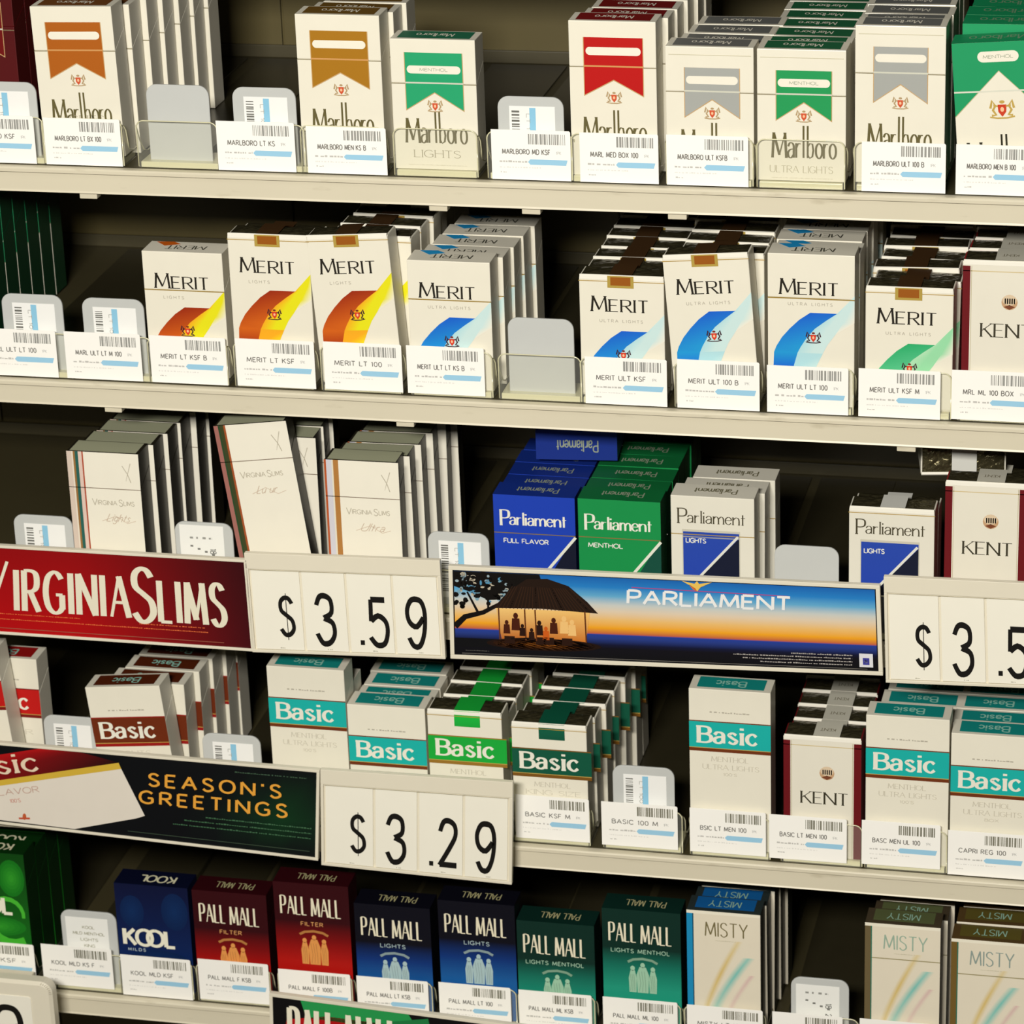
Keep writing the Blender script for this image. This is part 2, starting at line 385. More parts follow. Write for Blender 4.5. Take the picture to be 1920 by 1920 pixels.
def d_marl(H, col, kind):
    """white box with a coloured chevron; kind: tall, king, narrow"""
    def f(P):
        a = P('colour_panel'); l = P('lettering'); e = P('emblem')
        W = 55
        x0, x1, top, no, bo, pill, cr, tx, ln = {'tall': (9.5, 46.5, 10.3, 37, 47, 19, 48.5, 77, 29), 'king': (9.3, 46.3, 8.6, 34, 45.5, 19.5, 43, 67, 28.5),
                                              'narrow': (12, 46, 13.2, 33, 44.5, 21, 42, 68.5, 28.5), 'tallnarrow': (11.5, 44, 13, 36, 47.5, 20, 48, 77, 29.5)}[kind]
        chevron(a, x0, x1, top, no, bo, col, H, (196, 160, 110))
        a.layer += 2
        pw = (x1-x0)*.4; xm = (x0+x1)/2
        a.poly([(xm+pw*(1 if math.cos(t) > 0 else -1)+2.6*math.cos(t)-(0), H-pill+2.6*math.sin(t)) for t in [(-.5+q/10)*math.pi for q in range(11)]+[(.5+q/10)*math.pi for q in range(11)]], WHITE)
        a.rect(x0-.4, H-ln-.1, x1+.4, H-ln+.9, (205, 150, 90) if col[0] > 120 and col[1] < 130 else (205, 205, 190))
        a.rect(0, H-ln-.45, x0-.4, H-ln+.1, (130, 120, 90)); a.rect(x1+.4, H-ln-.45, W, H-ln+.1, (130, 120, 90))
        if 'narrow' in kind: a.rect(2, H-5.4, W-1.5, H-5.0, (196, 190, 165))
        a.layer -= 2
        if col[1] > col[0]+25: l.layer = 4; l.text('MENTHOL', xm-9, H-pill-.9, 1.9, (150, 160, 140), .14, width=18)
        crest(e, xm, H-cr, 4.9, (176, 150, 110), (206, 84, 50))
        l.layer = 1
        marl_word(l, xm-19.5, H-tx, 39 if kind != 'tallnarrow' else 38, (44, 42, 22) if col[0] > 185 else (98, 90, 54))
        if 'narrow' in kind: l.text('ULTRA LIGHTS', 8, H-78, 4.2, (178, 170, 145), .1, .05, width=39, serif=.06)
        else: l.text('LIGHTS', 13, H-76.5, 4.6, (165, 158, 135), .12, .06, width=30, serif=.08)
        l.lines(9, 47, H-81.8, .5, (205, 198, 178), 3)
        if H > 95: l.lines(9, 47, H-90, .5, (205, 198, 178), 4)
        t = P('top_print', 'top'); t.rect(4, 2.5, 51, 19.5, tuple(int(c*.55+20) for c in col)); t.layer = 1; t.text('Marlboro', 15, 7, 7, WHITE, .1, width=24, flip=True)  # chevron colour darkened, part of the top's shade put into the print
    return f
def d_marl_full(H):
    def f(P):
        a = P('colour_panel'); l = P('lettering'); e = P('emblem'); g = (25, 150, 95); a.layer = -1; a.rect(0, 0, 55, H, (232, 227, 211)); a.layer = 0
        a.poly([(0, H), (0, H-46), (27.5, H-18)], g); a.poly([(0, H), (27.5, H-18), (27.5, H)], g)
        a.poly([(55, H), (55, H-46), (27.5, H-18)], g); a.poly([(55, H), (27.5, H-18), (27.5, H)], g)
        a.stroke([(0, H-46), (27.5, H-18), (55, H-46)], .5, (190, 180, 140))
        a.layer = 2; a.rect(0, H-31, 55, H-30, (215, 215, 200)); a.layer = 3
        a.poly([(27.5+(9+0)*(1 if math.cos(t) > 0 else -1)+3.4*math.cos(t), H-9+3.4*math.sin(t)) for t in [(-.5+q/10)*math.pi for q in range(11)]+[(.5+q/10)*math.pi for q in range(11)]], WHITE)
        l.layer = 5; l.text('MENTHOL', 18.5, H-10, 2, (150, 160, 140), .14, width=18)
        e.layer = 1; crest(e, 28.5, H-42, 7.5, (190, 160, 80)); l.layer = 1
        marl_word(l, 6, H-78, 43, (40, 38, 22)); l.text('MENTHOL', 16, H-86, 4, (120, 150, 120), .12, width=24)
        t = P('top_print', 'top'); t.rect(0, 0, 55, 21, g); t.layer = 1; t.text('Marlboro', 10, 5, 10, (120, 160, 125), .1, width=36, flip=True)
    return f
def d_merit(H, kind, c0, c1, c2, c3, soft):
    """c0 deep, c1 middle, c2 pale, c3 far edge of the swoosh"""
    def f(P):
        a = P('colour_panel'); l = P('lettering'); e = P('emblem')
        d = 38.5 if H > 95 else (38 if not soft else 37.5); z = H-d
        T = [(27, 0, 44, 0), (20, -5, 37, -5), (14, -11, 30, -10.5), (9, -17, 25, -16.5), (5.5, -23, 21, -23), (4, -27, 19, -27)]
        for i in range(5):
            p, q = T[i], T[i+1]; f0 = i/5; f1 = (i+1)/5
            mxc = lambda A, B, t: tuple(A[j]*(1-t)+B[j]*t for j in range(3))
            a.poly([(p[0], z+p[1]), (q[0], z+q[1]), (q[2], z+q[3]), (p[2], z+p[3])], [mxc(c0, c1, f0), mxc(c0, c1, f1), mxc(c0, c1, min(1, f1+.2)), mxc(c0, c1, min(1, f0+.2))])
        R = [(44, 0, 55, 12), (37, -5, 53, 4), (30, -10.5, 48, -6), (25, -16.5, 43, -14), (21, -23, 38, -21), (19, -27, 35, -27)]
        for i in range(5):
            p, q = R[i], R[i+1]; xm0, ym0, xm1, ym1 = (p[0]*.45+p[2]*.55), (p[1]*.45+p[3]*.55), (q[0]*.45+q[2]*.55), (q[1]*.45+q[3]*.55)
            a.poly([(p[0], z+p[1]), (q[0], z+q[1]), (xm1, z+ym1), (xm0, z+ym0)], [c2, c2, c3, c3])
            a.poly([(xm0, z+ym0), (xm1, z+ym1), (q[2], z+q[3]), (p[2], z+p[3])], [c3, c3, c3, c3])
        a.poly([(55, z+12), (53, z+4), (48, z-6), (43, z-14), (55, z-6)], [c3, c3, c3, WHITE, WHITE])
        a.poly([(4, z-27), (19, z-27), (16, z-38), (3.5, z-38)], [c1, c1, c0, c0])
        a.poly([(19, z-27), (35, z-27), (30, z-38), (16, z-38)], [c2, c2, c3, c2])
        ty = {(0, 0): 25, (1, 0): 26.5, (0, 1): 24.5, (1, 1): 26.5}[(int(H > 95), int(soft))]
        dk = (34, 30, 22)
        l.text('M', 8, H-ty, 9.9, dk, .14, .06, width=9.6, serif=.09); l.text('ERIT', 19.6, H-ty, 7.9, dk, .165, .07, width=24.8, serif=.09, gap=.22)
        l.text('ULTRA LIGHTS' if c0[2] > 150 or c0[1] > 150 else 'LIGHTS', 13, H-ty-7.3, 1.9, (176, 170, 156), .16, width=28 if c0[2] > 150 or c0[1] > 150 else 14, gap=.5)
        e.layer = 1; crest(e, 29 if H > 90 else 28, z-16.5, 4.8, (120, 40, 30), (214, 60, 34), True)
        a.layer = 2
        if not soft:
            a.rect(0, H-29-.6 if H > 95 else H-26.8, 55, H-29+.2 if H > 95 else H-26.1, (150, 122, 48))
            t = P('top_print', 'top'); t.text('MERIT', 14, 6, 7, (70, 70, 60), .12, .06, width=27, flip=True); t.poly([(4, 20), (12, 12), (22, 16), (16, 21)], c1)
    return f
def d_vs(H, stripes, word):
    def f(P):
        a = P('colour_panel'); l = P('lettering'); e = P('emblem')
        a.rect(0, 0, 51, H, WHITE); a.layer = 1
        x = 0
        for w, c in stripes: a.rect(x, 0, x+w, H, c); x += w
        a.rect(0, H-26.4, 51, H-25.9, (110, 90, 70)); g = (176, 168, 150)
        e.layer = 1; e.stroke([(39, H-9), (42.5, H-15), (44.5, H-21)], .5, g); e.stroke([(45, H-7), (42.5, H-15), (41, H-20)], .5, g, .2)
        l.layer = 2; l.text('V', x+4, H-38.5, 4.6, g, .1, width=3.4); l.text('IRGINIA', x+8, H-38, 3.1, g, .12, width=13.5); l.text('S', x+23, H-38.5, 4.6, g, .1, width=2.6); l.text('LIMS', x+26.3, H-38, 3.1, g, .12, width=7.5)
        l.text(word, x+13, H-50, 5.6, (196, 176, 156), .08, slant=.5, width=16)
        l.stroke([(x+10, H-50), (x+20, H-46), (x+28, H-51), (x+34, H-49)], .4, (205, 185, 165))
        t = P('top_print', 'top'); t.rect(2, 1, 49, 19.5, (172, 174, 146))  # greyed below the white front: shade of the tops put into this colour
    return f
def d_parl(H, main, dark, style, sub):
    def f(P):
        a = P('colour_panel'); l = P('lettering')
        if style == 'full':
            a.rect(0, 0, 55, H, main); a.layer = 1; a.poly([(55, H-26), (55, 0), (24, 0), (24, 4)], dark); a.layer = 2
            a.stroke([(56.5-1.5, H-28), (20, H-72)], 1.9, (225, 225, 212)); a.rect(0, H-27.4, 55, H-26.8, (130, 110, 60))
            tc, y0, hh = (232, 230, 218), H-21, 9.6
        else:
            x1 = 44; ps = H-25 if style == 'box' else H-24.5
            a.layer = 1; a.rect(7.4, 0, x1+1.6, ps+1.6, (200, 196, 180)); a.layer = 2; a.rect(8, 0, x1+1, ps, (30, 62, 172), (38, 70, 170)); a.layer = 3
            a.poly([(x1+1, ps-3), (x1+1, 0), (14, 0), (14, ps-38)], (16, 22, 46)); a.layer = 4; a.stroke([(x1+.3, ps-2), (15, ps-36)], 1.7, (222, 222, 212))
            a.rect(8, ps-4, x1+1, ps-3.2, (150, 150, 160)) if style == 'box' else None
            if style == 'box': a.rect(0, H-27.2, 55, H-26.6, (170, 140, 70))
            tc, y0, hh = (74, 68, 50), H-18.5, 9.2
        l.layer = 5
        l.text('P', 5, y0-.6, hh*1.12, tc, .17 if style == 'full' else .11, .06, width=5.4, serif=.1)
        l.text('arliament', 11, y0, hh*.9, tc, .16 if style == 'full' else .1, .05, width=38, serif=.07, gap=.13)
        l.text(sub, 6.5 if style == 'full' else 10, H-34 if style == 'full' else ps-7.6, 3.0, (226, 226, 218), .2, width={'FULL FLAVOR': 30, 'MENTHOL': 23, 'LIGHTS': 13}[sub])
        if style == 'soft': t = P('seal_strip', 'top'); t.layer = 3; t.rect(20, 0, 36, 21, (214, 214, 208))
        if style != 'soft':
            t = P('top_print', 'top')
            if style == 'full': t.rect(0, 0, 55, 21, tuple(int(c*.75) for c in main))
            t.layer = 1; t.text('Parliament', 14, 6, 8, (150, 160, 140) if style == 'full' else (120, 115, 90), .1, width=28, flip=True)
    return f
def d_basic(H, col, line, style, tall, sub1='MENTHOL', sub2='ULTRA LIGHTS'):
    def f(P):
        a = P('colour_panel'); l = P('lettering'); b0 = 24; bh = 19.3
        if style == 'soft': b0 = 20; bh = 18.4
        a.layer = 1; a.rect(0, H-b0-bh, 55, H-b0, col); a.rect(0, H-b0, 55, H-b0+.8, line); a.rect(0, H-b0-bh-2.6, 55, H-b0-bh-.2, line)
        a.layer = 2; a.rect(0, H-b0-bh-.2, 55, H-b0-bh+.3, (190, 160, 80))
        l.layer = 3
        l.text('B', 6.5, H-b0-bh+4.2, 11.6, (232, 230, 216), .25, .11, width=8.2, serif=.12); l.text('asic', 17, H-b0-bh+4.2, 13, (232, 230, 216), .21, .1, width=28.5, serif=.1, gap=.19)
        if style == 'box': l.lines(14, 41, H-17 if tall else H-18.5, 1.1, (180, 174, 160), 5)
        g = (196, 190, 174)
        l.text(sub1, 15, H-b0-bh-9.5, 3.4, g, .12, .07, width=25, serif=.07); l.text(sub2, 9, H-b0-bh-15.5, 3.4, g, .12, .07, width=38, serif=.07); l.text("100'S" if tall else 'BOX', 23, H-b0-bh-20, 2, g, .14, width=9)
        if style == 'box':
            t = P('top_print', 'top'); t.rect(5, 3, 50, 19, tuple(int(c*.8) for c in col)); t.layer = 1; t.text('Basic', 17, 6, 8, (150, 205, 190), .14, width=20, flip=True)
        else:
            t = P('seal_strip'); t.layer = 2; t.rect(19, H-12, 37, H-.4, col, tuple(min(255, int(c*1.15)) for c in col))
            t2 = P('seal_top', 'top'); t2.layer = 4; t2.rect(19, 0, 37, 21, col)
    return f
def d_kent(H, w=52):
    def f(P):
        a = P('colour_panel'); l = P('lettering'); e = P('emblem'); r = (104, 14, 22)
        a.rect(0, 0, w, H-1, (228, 223, 208)); a.layer = 1
        for x0, x1 in ((0, 4.6), (w-5, w)): a.rect(x0, 0, x1, H-4, r)
        a.rect(5.2, 0, 5.6, H-4, (190, 180, 150)); a.rect(w-6, 0, w-5.6, H-4, (190, 180, 150)); a.rect(0, H-7.6, w, H-7, (206, 186, 140))
        e.layer = 2; e.ell(w*.56, H-27, 5, 5, (196, 158, 120)); e.layer = 3
        e.ell(w*.56, H-25.6, 4.4, 3.5, (218, 196, 166))
        for k in range(5): e.rect(w*.56-3+k*1.4, H-28, w*.56-2.2+k*1.4, H-24.4, (176, 130, 90))
        e.poly([(w*.56-3.6, H-30), (w*.56, H-31.8), (w*.56+3.6, H-30), (w*.56, H-28.6)], (120, 66, 40))
        l.layer = 2; l.text('KENT', 12, H-50, 8.6, (58, 54, 40), .15, .05, width=31, serif=.09, gap=.16)
        t = P('seal_strip', 'top'); t.layer = 3; t.rect(w*.38, 0, w*.72, 22, (205, 202, 188)); t.layer = 4; t.text('KENT', w*.45, 8, 4, (120, 112, 90), .1, width=10, flip=True)
    return f
def d_kool(H, c0, c1, c2, swirl):
    def f(P):
        a = P('colour_panel'); l = P('lettering')
        n = 10
        for i in range(n): 
            f0, f1 = i/n, (i+1)/n; mxc = lambda A, B, t: tuple(A[j]*(1-t)+B[j]*t for j in range(3))
            a.rect(0, H*f0, 55, H*f1, mxc(c1, c0, f0), mxc(c1, c0, f1))
        a.layer = 1
        for (x, z, rx, rz) in ((12, H-22, 9, 13), (44, H-20, 10, 15), (30, H-60, 22, 8)):
            for j in range(5):
                q = 1-j*.2; f2 = j/7; a.layer = 1+j; a.ell(x, z, rx*q, rz*q, tuple(c1[k]*(1-f2*(.9 if swirl else .3))*(1 if swirl else .75)+c2[k]*f2*(.9 if swirl else .3) for k in range(3)), 20)
        if swirl:
            a.layer = 7; pts = [(40+18*math.cos(t)*(.6+.1*t), H-52+24*math.sin(t)*(.5+.08*t)) for t in [q*.35 for q in range(16)]]
            a.stroke(pts, 2.5, c2, 7)
        l.layer = 8; w = (238, 234, 214); zt = H-49
        l.text('K', 5, zt, 12.6, w, .24, .2, width=8); l.text('O', 14.2, zt, 12.6, w, .22, .19, width=11.5); l.text('O', 22.4, zt, 12.6, w, .22, .19, width=11.5); l.text('L', 36, zt, 12.6, w, .24, .2, width=6.5)
        l.text('MILDS', 7, zt-5, 2.2, (180, 195, 200), .2, width=13, gap=.5)
        t = P('top_print', 'top'); t.rect(0, 0, 55, 21, tuple(int(c*.7) for c in c0)); t.layer = 1; t.text('KOOL', 17, 5, 9, (226, 222, 190), .16, width=26, flip=True)
    return f
def figures(e, cx, cz, s, col, col2):
    """three standing figures under an arched ribbon"""
    e.stroke([(cx-11*s, cz+16*s), (cx-7*s, cz+18.3*s), (cx, cz+19.3*s), (cx+7*s, cz+18.3*s), (cx+11*s, cz+16*s)], 2*s, col2)
    for dx, zt, w in ((-7.5, 11, 2.6), (7.5, 11, 2.6), (0, 14, 4)):
        e.layer += 1
        x = cx+dx*s; e.ell(x, cz+(zt)*s, 1.7*s, 2.1*s, col); e.poly([(x-w*.6*s, cz+(zt-1.6)*s), (x+w*.6*s, cz+(zt-1.6)*s), (x+w*1.15*s, cz+(zt-8)*s), (x+w*s, cz-9*s), (x-w*s, cz-9*s), (x-w*1.15*s, cz+(zt-8)*s)], col)
        e.layer += 1
        for k in range(3): e.stroke([(x-w*.7*s+k*w*.5*s, cz+(zt-5)*s), (x-w*.4*s+k*w*.45*s, cz-1*s), (x-w*.7*s+k*w*.6*s, cz-8*s)], .35*s, col2)
def d_pall(H, top, mid, low, ink, sub):
    def f(P):
        a = P('colour_panel'); l = P('lettering'); e = P('emblem'); n = [(0, low), (H-62, low), (H-44, mid), (H-30, top), (H, top)]
        for i in range(4): a.rect(0, n[i][0], 55, n[i+1][0], n[i][1], n[i+1][1])
        w = (234, 226, 200); l.layer = 2
        l.text('PALL', 5, H-25, 14.4, w, .1, .05, width=18.5, gap=.24); l.text('MALL', 27.5, H-25.6, 14.4, w, .1, .05, width=21, gap=.22)
        l.text(sub, {'FILTER': 19, 'LIGHTS': 18, 'LIGHTS MENTHOL': 6}[sub], H-33.5, 2.9, tuple(int(c*.8+30) for c in ink), .18, width={'FILTER': 16, 'LIGHTS': 18, 'LIGHTS MENTHOL': 41}[sub], gap=.3)
        e.layer = 2; figures(e, 28, H-56, .95, ink, tuple(int(c*.8) for c in ink))
        t = P('top_print', 'top'); t.rect(0, 0, 55, 21, tuple(int(c*.9) for c in top)); t.layer = 1; t.text('PALL MALL', 15, 6, 8, (178, 172, 128), .09, width=28, flip=True)
    return f
def d_misty(H, side, topc, ink, lid):
    def f(P):
        a = P('colour_panel'); l = P('lettering'); a.rect(4.8, 0, 51, H-2.4, (226, 217, 197)); a.rect(0, H-2.4, 51, H, (236, 230, 212)); a.rect(0, 0, 4, H-2.4, side); a.rect(4, 0, 4.8, H-2.4, tuple(int(c*.5) for c in side) if not lid else (40, 110, 90))
        a.layer = 1
        def band(x0, x1, w, c, lay):
            a.layer = lay; p = []
            for i in range(13):
                t = i/12; p.append((x0+(x1-x0)*t, H-20-82*(1-t)**1.1*1.0 if 0 else (H-88)+66*(t**.72)))
            n = len(p)
            for i in range(n-1):
                (ax, az), (bx, bz) = p[i], p[i+1]; cc = tuple(c[j]*.75+226*.25 if False else c[j] for j in range(3))
                if bx+w/2 > 50.5: break
                fa = abs(i/n-.45)*1.2; fb = abs((i+1)/n-.45)*1.2
                mx = lambda f_: tuple(c[j]*(1-min(f_, .8))+(226, 217, 197)[j]*min(f_, .8) for j in range(3))
                a.poly([(ax-w/2, az), (bx-w/2, bz), (bx, bz), (ax, az)], [(226, 217, 197), (226, 217, 197), mx(fb), mx(fa)])
                a.poly([(ax, az), (bx, bz), (bx+w/2, bz), (ax+w/2, az)], [mx(fa), mx(fb), (226, 217, 197), (226, 217, 197)])
        band(11, 36, 6.5, (212, 184, 110), 1); band(16, 52, 9.5, (118, 192, 184), 2); band(26, 64, 5.5, (214, 184, 178), 3)
        a.layer = 4
        if lid: a.rect(4.8, H-27, 51, H-26.3, (150, 140, 100))
        l.layer = 5; l.text('MISTY', 13, H-19, 10.6, ink, .085, .06, width=29, gap=.2, serif=.02); l.lines(20, 34, H-22.6, .6, (190, 184, 160), 9)
        t = P('top_print', 'top'); t.rect(5, 4, 46, 19.5, topc); t.layer = 1; t.text('MISTY', 14, 7, 8, (150, 190, 170), .09, width=22, flip=True)
    return f

HL = {'box': True}
PACKMESH = {}
def build_pack(key, W, H, T, body, design, style, lidline=27, name='cigarette_pack', front=True):
    """returns list of (part name, mesh, parent index) for one kind of pack, made once and shared"""
    if key in PACKMESH: return PACKMESH[key]
    parts = []; bm_ = paint(body)
    if style == 'box':
        hl = H-lidline
        parts.append(('body', prism('body', [(0, 0), (T, 0), (T, hl+11), (0, hl-.15)], 0, W, bm_, .45)))
        parts.append(('lid', prism('lid', [(0, hl+.15), (T, hl+11.3), (T, H), (0, H)], 0, W, bm_, .45)))
    else:
        prof = [(.9, 0), (T-.9, 0), (T, 2), (T, H-3), (T-1.5, H-1.4), (1.6, H-1.4), (0, H-2.6), (0, 2)]
        parts.append(('body', prism('body', prof, 0, W, bm_, .7)))
        n1, n2 = 16, 7; V = []; F = []; r = random.Random(len(PACKMESH))
        for i in range(n1+1):
            for j in range(n2+1):
                e = min(i, n1-i, j, n2-j); V.append((1+(W-2)*i/n1, 1.2+(T-2.4)*j/n2, H-1.3+(min(e, 2)*.35+r.uniform(-.35, .45) if e else 0)))
        for i in range(n1):
            for j in range(n2): a = i*(n2+1)+j; F.append((a, a+n2+1, a+n2+2, a+1))
        parts.append(('foil_top', mesh('foil_top', V, F, DARKFOIL, False)))
        parts.append(('wrap_fold', prism('wrap_fold', [(-.25, H-3.4), (1.9, H-1.2), (1.9, H-.5), (.6, H-.1), (-.25, H-.7)], .4, W-.4, paint((244, 240, 228), .5), .25)))
    inks = {}
    def P(nm, plane='front'):
        k = (nm, plane)
        if k not in inks: inks[k] = Ink(plane, H-(.05 if style == 'soft' else 0), .12 if plane == 'front' else .2, W)
        return inks[k]
    design(P)
    if style == 'soft' and not any(k[0] == 'seal_strip' for k in inks):
        q = P('seal_strip'); q.layer = 4; q.rect(18.5, H-8.6, 35.5, H-.6, (176, 150, 70)); q.layer = 5; q.rect(20.5, H-7, 33.5, H-1.4, SEAL[0])
        q = P('seal_top', 'top'); q.layer = 3; q.rect(19.5, 0, 34.5, T, (66, 44, 22))  # brown seal painted darker here, standing in for shade on pack tops
    if style == 'soft' and 'kent' not in key:
        q = P('tear_tape'); q.layer = 3; q.rect(-.3, H-4.6, W+.3, H-4.1, (172, 140, 60))
    for (nm, plane), k in inks.items():
        o = k.obj(nm, None); 
        if o: parts.append((nm, o.data)); bpy.data.objects.remove(o)
    PACKMESH[key] = parts; return parts
SEAL = [(150, 84, 16)]
def place_pack(parts, x, y, z, label, group, tilt=0, yaw=0, lean=0, skip=()):
    t = root('cigarette_pack', x, y, z, label, 'cigarette pack', group, tilt, yaw)
    if lean: t.rotation_euler.x = math.radians(lean)
    for nm, me in parts:
        if nm in skip: continue
        link(nm, me, t)
    return t
ORD = ['second', 'third', 'fourth', 'fifth', 'sixth', 'seventh', 'eighth', 'ninth', 'tenth', 'eleventh']
SLOTS = []     # (row, x0, x1, phrase)  for the trays
ROWW = {1: 'top row', 2: 'second row', 3: 'third row', 4: 'fourth row', 5: 'bottom row'}
def pack(row, px, py, key, W, H, design, style, body, desc, short, nb=0, tilt=0, y0=.6, yaw=0, T=21.6, dx=0, jit=.6, lid=27, hn=None, tl=None, mess=0):
    fl = FLOORS[row]; p = at(px, py, y0)
    th = math.radians(tilt); u = Vector((-math.sin(th), 0, math.cos(th)))
    if H is None: H = round((p.z-(fl+4.2))*2)/2
    b = p-H*u
    parts = build_pack(key+'_%g' % H, W, H, T, body, design(H), style, lid)
    place_pack(parts, b.x, y0, b.z, desc, 'front packs in the '+ROWW[row], tilt, yaw)
    if nb:
        hb = hn or (min(H, 99 if H > 93 else 87)); pb = build_pack(key+'b_%g' % hb, W, hb, T, body, design(hb), style, lid)
        r = random.Random(px)
        for i in range(nb):
            xx = b.x+(-H*math.sin(th)*.15)+dx*(i+1)+r.uniform(-jit, jit)
            place_pack(pb, xx, y0+(i+1)*(T+.9)+(1.5 if tilt else 0), fl+1.2, '%s pack in the stack of the %s' % (ORD[i], short), 'stack behind the '+short,
                       r.uniform(-.5, .5)*(1+mess*3), r.uniform(-1, 1)*mess*3, skip=('lettering', 'emblem') if i > 0 else ())
    SLOTS.append((row, b.x+W/2, short)); return b

# ------------------------------------------------------------------ trays, pusher tabs, price tags
def tab_mesh(w, h): return slab('pusher_tab', rounded(-w/2, w/2, 0, h, 7), 0, 1.6, TABM, .3)
def tray(row, xc, phrase, tab=None, w=54.5):
    """clear tray: front pane with moulded rim, side walls, track, pusher tab when the slot is empty"""
    fl = FLOORS[row]
    t = root('display_tray', xc, 0, fl, 'clear tray holding %s' % phrase if not tab else 'clear tray %s' % phrase, 'display tray', 'clear trays on the '+ROWW[row].replace('row', 'shelf'))
    a = w/2
    link('track', TR('track', lambda: box('track', -a, a, 24, 272, 0, 1, TRAYM, .2)), t)
    link('front_step', TR('front_step', lambda: box('front_step', -a+1.2, a-1.2, -1.8, 23.5, .1, 4, RIM, .5)), t)
    link('front_pane', TR('front_pane', lambda: slab('front_pane', rounded(-a, a, .4, 31.5, 5), -3.2, -2.2, CLEAR, .15)), t)
    def rim():
        r = rounded(-a, a, 1, 31.5, 5, 8); pts = [(p[0], -2.7, p[1]) for p in r[1:]]
        return tube('rim', pts+[(-a, -2.7, 1)], .42, RIM)
    link('rim', TR('rim', rim), t)
    for s in (-1, 1):
        def wall_(s=s):
            prof = [(-2.2, .5), (60, .5), (60, 6), (16, 6.5), (9, 9), (4.5, 16), (1.5, 24), (-2.2, 29)]
            return prism('side_wall', prof, s*a-.45, s*a+.45, CLEAR, 0)
        link('side_wall', TR('side_wall%d' % s, wall_), t)
        def hook(s=s):
            return tube('side_rim', [(s*a, -2.5, 28), (s*a+s*.8, -.5, 27), (s*a+s*1.2, 2, 23.5), (s*a+s*.9, 5, 16), (s*a, 9, 9), (s*a, 16, 6.5), (s*a, 58, 6)], .45, RIM)
        link('side_rim', TR('side_rim%d' % s, hook), t)
    if tab:
        x, h, tw, kind = tab
        q = link('pusher_tab', tab_mesh(tw, h), t); q.location = ((x-xc)*.001, .0035, .0012)
        q2 = link('pusher_sled', TR('pusher_sled', lambda: box('pusher_sled', -14, 14, 0, 40, 0, 5, TRAYM, .8)), t); q2.location = ((x-xc)*.001, .0052, .001)
        if kind == 'bar':
            k = Ink('front', off=.25); sw = tw-13; k.rect(-sw/2+1, 8, sw/2+1, h-6, (240, 240, 238)); k.layer = 1
            r = random.Random(int(x)); z = h-9
            while z > 12:
                d = r.uniform(.3, 1.4); k.rect(-sw/2+2.5, z-d, -sw/2+7.5, z, (110, 110, 105)); z -= d+r.uniform(.4, 1.2)
            k.text('LT 100 B', -sw/2+12, h-11, 2.2, (150, 150, 145), .14, rot=-90, width=22); k.rect(-sw/2+14, 10, -sw/2+18, h-7, (140, 196, 226))
            k.obj('sticker', q, PAPER_INK)
        elif kind == 'text':
            k = Ink('front', off=.25); sw = tw-11; k.rect(-sw/2-2, 6, sw/2-1, h-(5 if row == 5 else 2), (238, 238, 234)); k.layer = 1
            if row == 5 and x < 0:
                for n_, (s_, ww) in enumerate((('KOOL', 9), ('MILD MENTHOL', 24), ('LIGHTS', 13), ('KING', 8))): k.text(s_, -ww/2-.5, h-14-n_*5, 2.2, (130, 126, 90), .14, width=ww)
            else:
                for n_ in range(4): k.lines(-10+n_*4.5, -8.6+n_*4.5+.9, h-12, 1.6, (150, 150, 146), n_); k.lines(-10+n_*5, -8+n_*5, h-18-n_*2, 1.8, (120, 120, 116), n_+9)
                k.text('18', 4, h-19, 4, (110, 110, 106), .14, rot=-90); k.text('2', 4, h-27, 4, (110, 110, 106), .14, rot=-90)
            k.obj('sticker', q, PAPER_INK)
    return t
TRC = {}
def TR(k, f):
    if k not in TRC: TRC[k] = f()
    return TRC[k]
PAPERME = None
def price_tag(row, px0, px1, py, text, phrase, tilt=0):
    """px0..px1 and top edge py at its left; 30 mm tall paper tag standing in front of the pane"""
    p = at(px0, py, -3.6); q = at(px1, py+(px1-px0)*.05, -3.6); w = q.x-p.x; h = max(26, min(p.z-(FLOORS[row]+.6), 33))
    t = root('price_tag', p.x, -3.5, p.z-h, 'price tag under %s' % phrase, 'price tag', 'price tags on the '+ROWW[row].replace('row', 'shelf'), tilt)
    link('paper', slab('paper', [(0, 0), (w, 0), (w, h-.8), (w-.8, h), (0, h)], -.35, 0, TAG, .06), t)
    b = Ink('front', off=.42); r = random.Random(px0); x = w*.47
    while x < w*.93:
        d = r.choice((.35, .5, .8, 1.3)); b.rect(x, h*.72, min(x+d, w*.94), h*.93, (150, 150, 146) if row < 4 else (128, 126, 112)); x += d+r.choice((.4, .6, .9))
    b.obj('barcode', t, PAPER_INK)
    l = Ink('front', off=.42); l.text(text, w*.14, h*.52, 3.1, (118, 116, 112), .17, width=w*.6, gap=.25); l.text('1PK', w*.82, h*.53, 1.8, (190, 190, 188), .14)
    l.lines(w*.1, w*.45, h*.35, 1.3, (192, 190, 186), px0); l.lines(w*.1, w*.62, h*.24, .8, (222, 220, 216), px0+1, .4); l.lines(w*.11, w*.2, h*.14, .9, (196, 194, 190), px0+2)
    l.obj('lettering', t, PAPER_INK)
    c = Ink('front', off=.42); z0, z1 = h*.31, h*.42; c.poly([(w*.46, (z0+z1)/2), (w*.49, z0), (w*.94, z0), (w*.96, z1), (w*.49, z1)], (154, 202, 230)); c.obj('blue_bar', t, PAPER_INK)
    return t
def empty_slot(row, px0, px1, py, kind, phrase, xc=None):
    p = at(px0, py, 3.5); q = at(px1, py+(px1-px0)*.05, 3.5); x = (p.x+q.x)/2
    tray(row, (xc if xc is not None else x+0), phrase, tab=(x, p.z-FLOORS[row]-1.2, q.x-p.x, kind))
exec_rows = []

